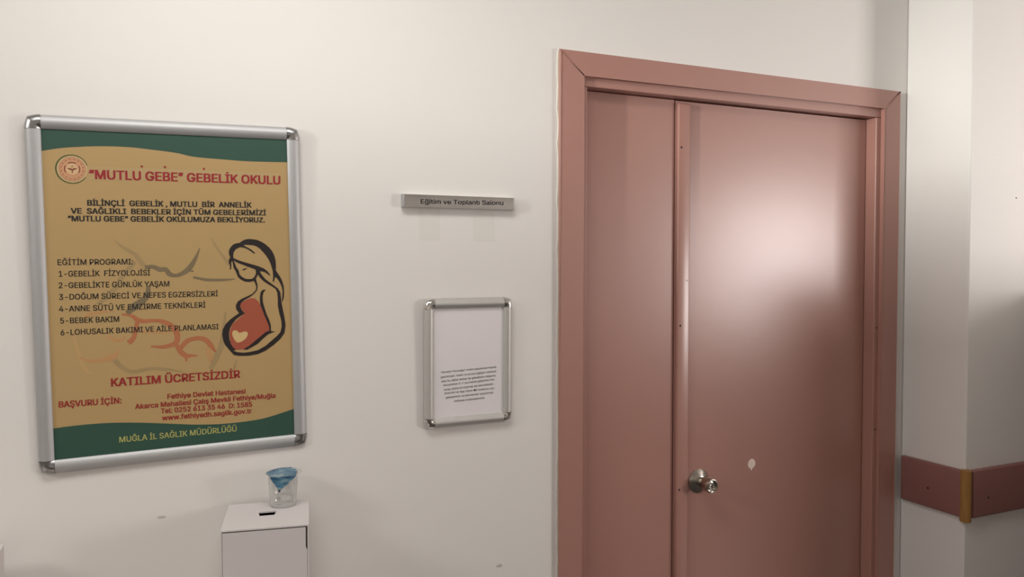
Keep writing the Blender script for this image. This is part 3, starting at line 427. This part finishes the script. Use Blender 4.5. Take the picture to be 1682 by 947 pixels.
struct(link('floor', B(X0 - .12, X1 + .12, YF - .12, .16, -.1, 0), 'floor'))
struct(link('ceiling', B(X0 - .12, X1 + .12, YF - .12, .16, ZC, ZC + .1), 'ceiling'))
def window_frame(bm, u0, u1, z0, z1, put, w=.05):
    for a in ((u0, u0 + w, z0, z1), (u1 - w, u1, z0, z1), (u0 + w, u1 - w, z0, z0 + w), (u0 + w, u1 - w, z1 - w, z1)): put(bm, *a)
bm = bmesh.new()
window_frame(bm, WX0, WX1, WZ0, WZ1, lambda b, a0, a1, c0, c1: box(b, a0, a1, YF - .09, YF - .03, c0, c1, bev=.004))
struct(link('window_1', bm, 'lamp_body'))
bm = bmesh.new()
window_frame(bm, EY0, EY1, EZ0, EZ1, lambda b, a0, a1, c0, c1: box(b, X0 - .09, X0 - .03, a0, a1, c0, c1, bev=.004), w=.03)
struct(link('window_2', bm, 'lamp_body'))
struct(link('added_dado', B(X0 + .001, X1 - .001, YF + .0003, YF + .012, .001, .95), 'cabinet'))  # dark dado added on the unseen wall to darken the door's lower reflections
# marks on the painted wall
def blob(cx, cz, rx, rz, n=14, jit=.25, rot=0):
    pts = []
    for k in range(n):
        a = 2 * math.pi * k / n; r = 1 + random.uniform(-jit, jit)
        x, z = rx * r * math.cos(a), rz * r * math.sin(a)
        pts.append((cx + x * math.cos(rot) - z * math.sin(rot), cz + x * math.sin(rot) + z * math.cos(rot)))
    return pts
for x, z, rx, rz, m in ((.018, 1.043, .009, .0028, 'scuff'), (.829, .806, .009, .004, 'scuff')):
    link('scuff_mark', prism(bmesh.new(), blob(x, z, rx, rz), -.0006, .001), m, wall_back)
for x0, x1 in ((.613, .666), (.757, .816)):
    link('tape_residue', prism(bmesh.new(), [(x0, 1.658), (x1, 1.657), (x1 + .0005, 1.735), (x0, 1.735)], -.0004, .001), 'residue', wall_back)

# ------------------------------------------------------------------ door
door = struct(empty('door_1', (1.636, 0, 0)))
def D(name, bm, m, smooth=False, parent=None):
    bmesh.ops.translate(bm, verts=bm.verts[:], vec=(-1.636, 0, 0))
    o = link(name, bm, m, parent or door, smooth=smooth)
    return o
FX0, FX1, FZ = 1.001, 2.272, 2.166          # outer edges of the frame face
IX0, IX1, IZ = 1.0717, 2.2015, 2.107       # inner edges of the face
SX0, SX1, SZ = 1.0905, 2.1815, 2.0795       # edges of the stop
G = .0012                                    # open mitre on the top left corner
# architraves with mitred ends; face slightly rolled at the inner edge
def architrave(path, g0, g1):
    """path: list of outlines (x,z) of the four corner points outer0, outer1, inner1, inner0"""
    bm = bmesh.new(); prism(bm, path, -.013, .0)
    es = [e for e in bm.edges if abs(e.verts[0].co.y + .013) < 1e-6 and abs(e.verts[1].co.y + .013) < 1e-6 and len(e.link_faces) == 2
          and abs(e.link_faces[0].normal.dot(e.link_faces[1].normal)) < .9]
    for f in bm.faces: f.normal_update()
    es = [e for e in bm.edges if all(abs(v.co.y + .013) < 1e-6 for v in e.verts) and e.calc_face_angle(0) > .5]
    bmesh.ops.bevel(bm, geom=es, offset=.0025, segments=2, profile=.5, affect='EDGES')
    return bm
D('door_frame_post', architrave([(FX0, .0), (IX0, .0), (IX0, IZ - G), (FX0, FZ - G)], 0, 0), 'door')
D('door_frame_post', architrave([(IX1, .0), (FX1, .0), (FX1, FZ - .0003), (IX1, IZ - .0003)], 0, 0), 'door')
D('door_frame_head', architrave([(FX0 + G, FZ), (IX0 + G, IZ), (IX1, IZ), (FX1, FZ)], 0, 0), 'door')
# stepped lining: rebate and stop behind the face
D('door_stop', B(1.03, SX0, .0, .078, .0, SZ, bev=.002), 'door', parent=None)
D('door_stop', B(SX1, 2.245, .0, .078, .0, SZ, bev=.003), 'door')
D('door_stop', B(1.03, 2.245, .0, .078, SZ + .0004, 2.135, bev=.002), 'door')
LY = .040
left_leaf = D('fixed_leaf', B(SX0 + .0015, 1.4065, LY, LY + .036, .012, SZ - .0015, bev=.0012), 'door')
main_leaf = D('main_leaf', B(1.4105, SX1 - .003, LY, LY + .036, .012, SZ - .003, bev=.0012), 'door')
# added dark sheet behind the leaves keeps the gap between them dark
D('gap_dark_sheet', B(1.03, 2.245, LY + .05, LY + .075, .0, 2.13), 'dark')
bm = bmesh.new()
box(bm, 1.4115, 1.4545, LY - .0145, LY, .02, 2.0685, bev=.004, seg=3)
strip = D('cover_strip', bm, 'door', smooth=40)
for z in (1.939, 1.417, .930):
    bm = bmesh.new(); lathe(bm, [(.0032, 0), (.0032, .0006), (.0012, .0008)], 12, 'Y', (1.4215, LY - .0143, z)); D('screw_hole', bm, 'dark', parent=door)
for z in (1.387, 1.047):
    bm = bmesh.new(); lathe(bm, [(.003, 0), (.003, .0006), (.0012, .0008)], 12, 'Y', (2.194, .0003, z)); D('screw_hole', bm, 'dark', parent=door)
bm = bmesh.new(); lathe(bm, [(.0025, 0), (.0025, .0006), (.001, .0008)], 12, 'Y', (1.4445, LY - .0143, 1.55)); D('screw_hole', bm, 'scuff', parent=door)
bm = prism(bmesh.new(), [(1.708 + 1.3 * x, .9735 + 1.25 * z) for x, z in ((-.010, .008), (-.004, .0135), (.004, .0125), (.0095, .006), (.0105, -.001), (.006, -.008), (.001, -.011), (-.0015, -.0165), (-.005, -.011), (-.010, -.007), (-.0125, 0))], LY - .0006, LY + .001)
D('paint_chip', bm, 'chip')
# knob set on the main leaf
kx, kz = 1.503, .944
knob = empty('door_knob', (kx - 1.636, LY, kz), parent=door)
bm = bmesh.new()
lathe(bm, [(.0365, 0), (.0365, .002), (.034, .0045), (.026, .009), (.018, .012), (.016, .013)], 48, 'Y'); link('rose_plate', bm, 'brass', knob, smooth=40)
bm = bmesh.new()
lathe(bm, [(.0150, .011), (.0158, .018), (.0178, .023), (.0200, .030), (.0214, .046), (.0218, .062), (.0208, .0655), (.0178, .0660), (.0166, .0615), (.0164, .058)], 48, 'Y', close=False); link('knob_body', bm, 'brass', knob, smooth=40)
bm = bmesh.new()
lathe(bm, [(.0165, .055), (.0165, .0578), (.0145, .0592), (.0085, .0600), (.0078, .0635), (.0070, .0645)], 40, 'Y'); link('key_cylinder', bm, 'steel', knob, smooth=40)
link('keyhole', B(-.0009, .0009, -.0650, -.0640, -.0045, .0045), 'dark', knob)
# ragged filler along the outer edge of the frame
def ragged(name, pts0, pts1, n, w0, w1, depth):
    bm = bmesh.new(); A, Bq = Vector(pts0), Vector(pts1); d = (Bq - A); L_ = d.length; d.normalize(); nr = Vector((-d.y, d.x))
    inner, outer = [], []
    for i in range(n + 1):
        t = L_ * i / n
        inner.append(tuple(A + d * t - nr * random.uniform(0.000, .0012)))
        outer.append(tuple(A + d * t + nr * random.uniform(w0, w1)))
    prism(bm, inner + outer[::-1], -depth, .0005)
    return link(name, bm, 'caulk')
struct(ragged('trim_1', (FX0, .0), (FX0, FZ + .002), 70, .001, .0055, .004))
struct(ragged('trim_2', (FX0 - .001, FZ), (FX1, FZ), 60, .0005, .005, .005))
struct(ragged('trim_3', (FX1, FZ), (FX1, .0), 60, .001, .006, .004))

# ------------------------------------------------------------------ wall guard rail round the pilaster
RZ0, RZ1 = .8065, .9545
guard = tag(empty('wall_guard_rail', (PX, PY, .88)), 'dusty red vinyl wall guard rail running around the corner right of the door', 'handrail')
def GD(name, bm, m, smooth=False):
    bmesh.ops.translate(bm, verts=bm.verts[:], vec=(-PX, -PY, -.88)); return link(name, bm, m, guard, smooth=smooth)
GD('side_panel', B(PX - .020, PX - .0003, PY - .004, -.014, RZ0, RZ1, bev=.006, seg=3), 'rail', smooth=30)
GD('front_panel', B(PX + .012, 3.55, PY - .020, PY - .0003, RZ0 - .003, RZ1, bev=.006, seg=3), 'rail', smooth=30)
bm = bmesh.new()
lathe(bm, [(.0155, RZ0 - .012), (.0165, RZ0 - .011), (.0165, RZ1 + .0005), (.0150, RZ1 + .002)], 28, 'Z', (PX - .0065, PY - .0075, 0))
GD('corner_strip', bm, 'wood', smooth=40)
bm = bmesh.new()
lathe(bm, [(.0038, 0), (.0038, .0008), (.001, .001)], 14, 'Y'); bmesh.ops.rotate(bm, verts=bm.verts[:], cent=(0, 0, 0), matrix=Matrix.Rotation(R(-90), 3, 'Z'))
bmesh.ops.translate(bm, verts=bm.verts[:], vec=(PX - .0198, -.120, .870)); GD('screw', bm, 'dark')
bm = bmesh.new(); lathe(bm, [(.0036, 0), (.0036, .0008), (.001, .001)], 14, 'Y', (2.40, PY - .0198, .8625)); GD('screw', bm, 'dark')
bm = bmesh.new(); lathe(bm, [(.0025, 0), (.0025, .0006)], 10, 'Y', (2.537, PY, 1.810))
tag(link('wall_nail', bm, 'dark'), 'tiny dark nail hole in the pale wall at the right edge of the photo', 'nail')

# ------------------------------------------------------------------ snap frames
def snap_frame(root, w, h, rw, mat_rail, mat_cap, peak=.0085):
    """w,h: visible sheet; rw: rail width. Sheet's face lies at y=0, backs at +.005"""
    prof = [(0, .005), (0, -.0022), (.0006, -.0028)]
    for k in range(1, 12):
        t = k / 12.0
        s = .0006 + (rw - .0012) * t
        prof.append((s, -.0028 - (peak - .0028) * math.sin(math.pi * min(1, t * 1.05)) ** .8 * (1.0 if t < .5 else 1.0) if t < .95 else -.0022))
    prof += [(rw - .0004, -.0012), (rw, -.0002), (rw, .005)]
    def sweep(fn, ns, close_ends=True):
        bm = bmesh.new(); rings = [[bm.verts.new(fn(k, s, y)) for s, y in prof] for k in range(ns)]
        n = len(prof)
        for a, b in zip(rings, rings[1:]):
            for i in range(n): bm.faces.new((a[i], a[(i + 1) % n], b[(i + 1) % n], b[i]))
        for r in (rings[0], rings[-1]):
            bm.faces.new(r)
        return bm
    hw, hh, g = w / 2, h / 2, .0004
    rails = [lambda k, s, y: (-hw - s, y, (-hh + g) if k == 0 else hh - g), lambda k, s, y: (hw + s, y, (-hh + g) if k == 0 else hh - g),
             lambda k, s, y: ((-hw + g) if k == 0 else hw - g, y, hh + s), lambda k, s, y: ((-hw + g) if k == 0 else hw - g, y, -hh - s)]
    for f in rails: link('frame_rail', sweep(f, 2), mat_rail, root, smooth=50)
    e = .0008
    for sx, sz in ((-1, 1), (1, 1), (1, -1), (-1, -1)):
        def f(k, s, y, sx=sx, sz=sz):
            a = math.pi / 2 * k / 12
            r = s * 1.0 + (e if s > .001 else 0)
            # rounded square corner between a quarter circle and a square
            c, q = math.cos(a), math.sin(a)
            m_ = 1.0 / max(c, q); r2 = r * (1 + (m_ - 1) * .35)
            return (sx * (hw + r2 * c), y - (e if y < .004 else 0), sz * (hh + r2 * q))
        link('corner_cap', sweep(f, 13), mat_cap, root, smooth=50)
def pose(name, c, a, b, g):
    o = empty(name)
    o.matrix_world = Matrix.Translation(c) @ Matrix.Rotation(g, 4, 'X') @ Matrix.Rotation(b, 4, 'Z') @ Matrix.Rotation(-a, 4, 'Y')
    return o
# big poster
PW, PH = .4884, .6825
poster = tag(pose('poster_frame', (.0539, -.0095, 1.5375), .0192, .0095, .0126), 'large yellow and green pregnancy school poster in a silver frame left of the door', 'poster')
snap_frame(poster, PW, PH, .0285, 'alu', 'cap')
link('backing_board', B(-PW / 2 - .006, PW / 2 + .006, .0018, .0045, -PH / 2 - .006, PH / 2 + .006), 'dark', poster)
sheet = link('poster_sheet', B(-PW / 2 - .004, PW / 2 + .004, 0, .0016, -PH / 2 - .004, PH / 2 + .004), 'sheet', poster)
def smooth_line(pts, k=6):
    out = []
    for i in range(len(pts) - 1):
        p0, p1, p2, p3 = [Vector(pts[max(0, min(len(pts) - 1, i + j))]) for j in (-1, 0, 1, 2)]
        for s in range(k):
            t = s / k
            out.append(tuple(.5 * ((2 * p1) + (p2 - p0) * t + (2 * p0 - 5 * p1 + 4 * p2 - p3) * t * t + (3 * p1 - p0 - 3 * p2 + p3) * t ** 3)))
    out.append(tuple(pts[-1])); return out
ex = PW / 2 + .003; ez = PH / 2 + .003
tw = smooth_line(mm(TOPWAVE)); bw = smooth_line(mm(BOTWAVE))
face_front(link('green_band', flat(bmesh.new(), [(-ex, ez), (-ex, tw[0][1])] + tw + [(ex, tw[-1][1]), (ex, ez)], -.0002), 'green', sheet))
face_front(link('green_band', flat(bmesh.new(), [(-ex, -ez), (-ex, bw[0][1])] + bw + [(ex, bw[-1][1]), (ex, -ez)], -.0002), 'green', sheet))
# faded brush drawing behind the lettering
def ribbon(bm, pts, ws, y):
    p = smooth_line(pts, 5); w = [v for v in smooth_line([(a, 0) for a in ws], 5)]
    P = [Vector(a) for a in p]; l, r = [], []
    for i in range(len(P)):
        d = P[min(i + 1, len(P) - 1)] - P[max(i - 1, 0)]
        d.normalize(); n = Vector((-d.y, d.x)); hw = max(.0004, w[i][0] / 2)
        l.append(bm.verts.new((P[i].x + n.x * hw, y, P[i].y + n.y * hw))); r.append(bm.verts.new((P[i].x - n.x * hw, y, P[i].y - n.y * hw)))
    for i in range(len(P) - 1): bm.faces.new((l[i], l[i + 1], r[i + 1], r[i]))
names = {'f': 'faint_brush_stroke', 'p': 'peach_brush_stroke', 'g': 'grey_brush_stroke', 'o': 'orange_brush_stroke', 'd': 'dark_brush_stroke'}
for n, (c, pts, ws) in enumerate(sorted(MARKS, key=lambda q: 'fpgod'.index(q[0]))):
    bm = bmesh.new(); ribbon(bm, mm(pts), [w / 1000 for w in ws], -.00016 - n * 6e-6)
    face_front(link(names[c], bm, 'wm_' + c, sheet))
face_front(link('title_sticker', flat(bmesh.new(), mm(STICKER), -.0002), 'cream', sheet))
lettering('title_lettering', HEAD, 'title_red', -.0005, .056, sheet)
for c in mm(DOTS):
    face_front(link('stray_dot', flat(bmesh.new(), [(c[0] - .0022, c[1] - .002), (c[0] + .0022, c[1] - .002), (c[0] + .0022, c[1] + .002), (c[0] - .0022, c[1] + .002)], -.0005), 'red', sheet))
lettering('slogan_lettering', SUBHEAD, 'black', -.0005, .056, sheet)
lettering('programme_lettering', LIST, 'black', -.0005, .02, sheet)
lettering('free_entry_lettering', FREE, 'red', -.0005, .05, sheet)
lettering('application_lettering', CONTACT[:1], 'red', -.0005, .044, sheet)
lettering('contact_lettering', CONTACT[1:], 'red', -.0005, .044, sheet)
lettering('footer_lettering', FOOT, 'lime', -.0005, .024, sheet)
# emblem
cx, cz = EMB_C[0] / 1000 + .0005, EMB_C[1] / 1000 + .0003
def arc(bm, r0, r1, a0, a1, y, n=48, wob=0):
    for i in range(n):
        t0, t1 = R(a0 + (a1 - a0) * i / n), R(a0 + (a1 - a0) * (i + 1) / n)
        w0 = r1 if not wob else r0 + (r1 - r0) * (1 - .5 * abs(2 * i / n - 1)); w1 = w0
        vs = [bm.verts.new((cx + rr * math.cos(t), y, cz + rr * math.sin(t))) for rr, t in ((r0, t0), (w0, t0), (w1, t1), (r0, t1))]
        bm.faces.new(vs)
emblem = face_front(link('ministry_emblem', flat(bmesh.new(), [(cx + .0278 * math.cos(R(k * 8)), cz + .0268 * math.sin(R(k * 8))) for k in range(45)], -.00022), 'em_pale', sheet))
bm = bmesh.new()
arc(bm, .0282, .0309, 17, 326, -.0003, 60, 1); arc(bm, .0243, .0248, 0, 360, -.00045, 60)
bm2 = bm
link_o = face_front(link('emblem_ring', bm, 'em_green', sheet))
bm = bmesh.new(); arc(bm, .0, .0240, 0, 360, -.0003, 48); face_front(link('emblem_disc', bm, 'em_pink', sheet))
bm = bmesh.new(); arc(bm, .0, .0118, 0, 360, -.00036, 40); arc(bm, .0165, .0172, 0, 360, -.00036, 48); face_front(link('emblem_disc', bm, 'em_pale', sheet))
bm = bmesh.new()
for k in range(16):
    a = R(k * 22.5 + 11); x, z = cx + .0203 * math.cos(a), cz + .0203 * math.sin(a)
    flat(bm, [(x + .0011 * math.cos(a + R(q)), z + .0011 * math.sin(a + R(q))) for q in range(0, 360, 60)], -.0004)
arc(bm, .0128, .0148, 150, 210, -.0004, 8); arc(bm, .0128, .0148, -30, 30, -.0004, 8)
arc(bm, .0128, .0148, 60, 120, -.0004, 8)
for s in (-1, 1):     # wings
    flat(bm, [(cx + s * x, cz + z) for x, z in ((.0002, .0006), (.003, .0021), (.0092, .0020), (.0084, .0008), (.0072, .0002), (.0066, -.0006), (.0040, -.0012), (.0002, -.0034))], -.00042)
flat(bm, [(cx + x, cz + z) for x, z in ((-.0014, -.001), (.0014, -.001), (.0009, -.006), (0, -.0095), (-.0009, -.006))], -.00043)
flat(bm, [(cx + .0014 * math.cos(R(k * 30)), cz + .0055 + .0014 * math.sin(R(k * 30))) for k in range(12)], -.00042)
face_front(link('emblem_wings', bm, 'em_brown', sheet))
# line drawing of a pregnant woman
face_front(link('dress_print', flat(bmesh.new(), mm(DRESS), -.0004), 'orange', sheet))
face_front(link('heart_print', flat(bmesh.new(), mm(HEART), -.0006), 'heart', sheet))
bm = bmesh.new()
for k, poly in enumerate(INK): flat(bm, mm(poly), -.0007 - k * 1e-5)
face_front(link('woman_outline_print', bm, 'ink', sheet))

# small notice
NW, NH = .1900, .2746
notice = tag(pose('notice_frame', (.7403, -.0105, 1.3495), .0021, .0103, .0158), 'small silver snap frame with chrome corners holding a white printed notice', 'notice frame')
snap_frame(notice, NW, NH, .0255, 'alu_warm', 'chrome', peak=.0105)
link('backing_board', B(-NW / 2 - .006, NW / 2 + .006, .0018, .0045, -NH / 2 - .006, NH / 2 + .006), 'dark', notice)
paper = link('notice_paper', B(-NW / 2 - .004, NW / 2 + .004, 0, .0012, -NH / 2 - .004, NH / 2 + .004), 'paper', notice)
lettering('notice_lettering', NOTE, 'grey_text', -.0003, .02, paper)
bm = bmesh.new()                               # cover film, slightly wavy
nx, nz = 16, 22
g = [[bm.verts.new((-NW / 2 + NW * i / nx, -.0014 + .0005 * math.sin(i * .55 + j * .21) * math.sin(j * .33), -NH / 2 + NH * j / nz)) for j in range(nz + 1)] for i in range(nx + 1)]
for i in range(nx):
    for j in range(nz): bm.faces.new((g[i][j], g[i + 1][j], g[i + 1][j + 1], g[i][j + 1]))
face_front(link('clear_cover', bm, 'cover', notice, smooth=True))

# name sign above it
sign = tag(pose('name_sign', (.7149, -.0135, 1.754), .0003, 0, 0), 'narrow brushed aluminium room sign with black lettering above the small notice frame', 'sign')
SWd, SHt = .2985, .0305
def sign_sweep(x0, x1, grow, m, name):
    bm = bmesh.new(); prof = [(.0130, -SHt / 2 - grow), (-.0035, -SHt / 2 - grow)]
    for k in range(1, 10):
        t = k / 10; prof.append((-.0035 - .0009 * math.sin(math.pi * t) - grow, -SHt / 2 + SHt * t))
    prof += [(-.0035, SHt / 2 + grow), (.0130, SHt / 2 + grow)]
    a = [bm.verts.new((x0, y, z)) for y, z in prof]; b = [bm.verts.new((x1, y, z)) for y, z in prof]; n = len(prof)
    for i in range(n): bm.faces.new((a[i], a[(i + 1) % n], b[(i + 1) % n], b[i]))
    bm.faces.new(a); bm.faces.new(b)
    return link(name, bm, m, sign, smooth=40)
plate = sign_sweep(-SWd / 2 + .0035, SWd / 2 - .0035, 0, 'sign', 'sign_plate')
sign_sweep(-SWd / 2, -SWd / 2 + .0034, .0006, 'alu', 'end_cap'); sign_sweep(SWd / 2 - .0034, SWd / 2, .0006, 'alu', 'end_cap')
lt = lettering('sign_lettering', SIGN, 'black', 0, .05, sign)
for v in lt.data.vertices:                     # lay the letters on the bowed plate
    t = max(0, min(1, (v.co.z + SHt / 2) / SHt)); v.co.y = -.0035 - .0009 * math.sin(math.pi * t) - .0003

# ------------------------------------------------------------------ table, boxes and cup
table = tag(empty('side_table', (.06, -.30, 0)), 'low laminate table standing against the wall under the poster', 'table')
link('table_top', B(-.62, .40, -.23, .22, .70, .725, bev=.003), 'table', table)
for sx in (-.58, .36):
    for sy in (-.19, .18):
        bm = bmesh.new(); lathe(bm, [(.016, 0), (.016, .70)], 16, 'Z', (sx, sy, 0)); link('leg', bm, 'table_leg', table, smooth=40)

def suggestion_box(name, loc, rz, w, d, h, label, slot=True):
    root = tag(empty(name, loc, (0, 0, rz)), label, 'box')
    t = .003; hw, hd = w / 2, d / 2
    bm = bmesh.new()                           # carton walls; the front is a separate panel
    box(bm, -hw, -hw + t, -hd, hd, 0, h - t); box(bm, hw - t, hw, -hd, hd, 0, h - t)
    box(bm, -hw + t, hw - t, hd - t, hd, 0, h - t); box(bm, -hw + t, hw - t, -hd, hd - t, 0, t)
    link('carton_body', bm, 'card', root)
    link('front_panel', prism(bmesh.new(), [(-hw + t + .0008, t), (hw - t - .0006, t), (hw - t - .0006, h - t - .050), (hw - t - .0036, h - t - .044), (hw - t - .0034, h - t - .0026), (-hw + t + .0008, h - t - .0026)], -hd - .0004, -hd + t), 'card', root)
    link('slit_shade_sheet', B(-hw + t, hw - t, -hd + t + .002, -hd + t + .004, t, h - t), 'slit_shade', root)  # dark sheet behind the front panel: shade of its slits put into colour
    if slot: link('slot_shade_block', B(-hw + t + .001, hw - t - .001, -hd + t + .006, hd - t - .001, t + .001, h - t - .006), 'dark', root)  # dark block under the slot paints the shaded interior
    bm = bmesh.new()
    if slot:
        sx0, sx1, sy0, sy1 = slot
        out = [(-hw, -hd), (hw, -hd), (hw, hd), (-hw, hd)]
        hole = [(sx0 + .004, sy0), (sx1 - .004, sy0 + .001), (sx1, sy1 + .001), (sx0, sy1)]
        for z in (h - t, h):
            pass
        lv = {}
        for z in (h - t, h):
            lv[z] = ([bm.verts.new((x, y, z)) for x, y in out], [bm.verts.new((x, y, z)) for x, y in hole])
            o_, i_ = lv[z]
            for k in range(4): bm.faces.new((o_[k], o_[(k + 1) % 4], i_[(k + 1) % 4], i_[k]))
        for r in (0, 1):
            a, b = lv[h - t][r], lv[h][r]
            for k in range(4): bm.faces.new((a[k], a[(k + 1) % 4], b[(k + 1) % 4], b[k]))
    else: box(bm, -hw, hw, -hd, hd, h - t, h, bev=.0006)
    link('top_panel', bm, 'card', root)
    return root
TOPZ = 1.055
sb = suggestion_box('ballot_box', (.2275, -.1165, .7255), R(-10.2), .175, .183, TOPZ - .7255,
                    'white cardboard ballot box with a dark slot in its top, under the poster', slot=(-.0196, .0188, -.008, .0203))
suggestion_box('carton', (-.271 - .09, -.046 - .0915, .7255), 0, .18, .183, 1.040 - .7255,
               'white carton whose upright edge just enters the lower left corner', slot=None)

# plastic water cup with its foil lid peeled over the front
CUPH = .0740
cup = tag(empty('water_cup', (.2695, -.0605, TOPZ + .0002), (0, 0, R(-8.3))), 'empty clear plastic water cup with torn blue foil lid on the white ballot box', 'cup')
bm = bmesh.new()
prof = []
for k in range(21):
    t = k / 20; prof.append((.0285 + .0040 * t + .0007 * math.sin(t * 22) * (1 if t < .45 else .15), .003 + (CUPH - .003) * t))
seg = 72; rings = []
allp = [(.012, .0035), (.024, .0030), (.0275, .0004)] + prof
for i, (r, z) in enumerate(allp):
    ring = []
    for k in range(seg):
        a = 2 * math.pi * k / seg
        t = max(0, min(1, (z - .018) / .02)) * max(0, min(1, (CUPH - .004 - z) / .01))
        rr = r + .0007 * t * math.cos(18 * a)
        ring.append(bm.verts.new((rr * math.cos(a), rr * math.sin(a), z)))
    rings.append(ring)
for a, b in zip(rings, rings[1:]):
    for k in range(seg): bm.faces.new((a[k], a[(k + 1) % seg], b[(k + 1) % seg], b[k]))
bm.faces.new(rings[0])
o = link('cup_body', bm, 'cup', cup, smooth=True)
m = o.modifiers.new('wall', 'SOLIDIFY'); m.thickness = .0004; m.offset = -1
bm = bmesh.new()
lathe(bm, [(.0324, CUPH - .0006), (.0388, CUPH - .0012), (.0402, CUPH - .0002), (.0390, CUPH + .0009), (.0330, CUPH + .0004)], 64, 'Z', (.002, 0, 0), close=False)
link('rim', bm, 'rim', cup, smooth=40)
rows = [(.022, .0045, -.006, .018), (.016, .0038, -.018, .024), (.006, .0026, -.031, .0285), (-.006, .0018, -.0365, .0305), (-.018, .0014, -.033, .030), (-.028, .0012, -.027, .028),
        (None, .0004, -.0275, .0280), (None, -.004, -.0275, .0265), (None, -.010, -.0235, .0185), (None, -.017, -.0185, .010), (None, -.024, -.0140, .0015), (None, -.030, -.0105, -.0055)]
bm = bmesh.new(); grid = []; nu = 18
rnd = random.Random(3)
for y, z, xl, xr in rows:
    row = []
    for i in range(nu + 1):
        x = xl + (xr - xl) * i / nu
        jit = rnd.uniform(-1, 1)
        if y is None: row.append(bm.verts.new((x, -max(.0240, math.sqrt(max(0, .0392 ** 2 - x * x))) - .0006 + .0005 * jit, CUPH + z + .0002 * jit)))
        else:
            yy = y if y > -.02 else y * 1.0
            row.append(bm.verts.new((x, yy, CUPH + z + .0007 * abs(jit))))
    grid.append(row)
for a, b in zip(grid, grid[1:]):
    for i in range(nu): bm.faces.new((a[i], a[i + 1], b[i + 1], b[i]))
o = link('foil_lid', bm, 'foil', cup, smooth=35)
m = o.modifiers.new('sheet', 'SOLIDIFY'); m.thickness = .00025; m.offset = 1
lidt = link('torn_tip', prism(bmesh.new(), [(-.0105, -.0305), (-.0055, -.0305), (-.0065, -.0335), (-.0085, -.0345), (-.0102, -.0330)], -.0396, -.0386), 'dark', cup)
lidt.location.z = CUPH

# unseen lamps, cupboard and cabinet, added only to light or shade the view
for x, y in ((-2.4, -1.2), (.1, -.85)):
    lamp = tag(empty('added_ceiling_lamp', (x, y, ZC)), 'unseen white ceiling lamp added over the %s of the corridor' % ('left end' if x < 0 else 'middle'), 'lamp', None)  # lamp out of view, added to brighten the walls from above
    bm = bmesh.new(); box(bm, -.61, .61, -.23, .23, -.045, -.0005, bev=.006); link('lamp_housing', bm, 'lamp_body', lamp)

cb = tag(empty('beam_blocker', (-3.05, -.86, 0)), 'unseen tall beige cupboard added far left of the poster to block low light', 'cupboard')  # unseen cupboard added to cut the lower part of the end window's beam
link('beam_blocker_body', B(-.25, .25, -.80, .84, .06, 2.06, bev=.003), 'cabinet', cb)
link('plinth', B(-.23, .23, -.78, .82, 0, .06), 'table_leg', cb)
for y in (-.79, .025): link('beam_blocker_door', B(.2505, .268, y, y + .80, .08, 2.04, bev=.002), 'cabinet', cb)

fc = tag(empty('shade_cabinet', (3.03, -.63, 0)), 'unseen beige cabinet added before the pilaster, right of the view, to cast shade', 'cabinet')  # unseen cabinet added to darken the pilaster and the lower door
link('shade_cabinet_body', B(-.32, .40, -.37, .37, .05, 1.52, bev=.003), 'cabinet', fc)
for z in (.07, .43, .79, 1.15): link('drawer', B(-.31, .39, -.39, -.3705, z, z + .34, bev=.003), 'cabinet', fc)
link('plinth', B(-.30, .38, -.35, .35, 0, .05), 'table_leg', fc)
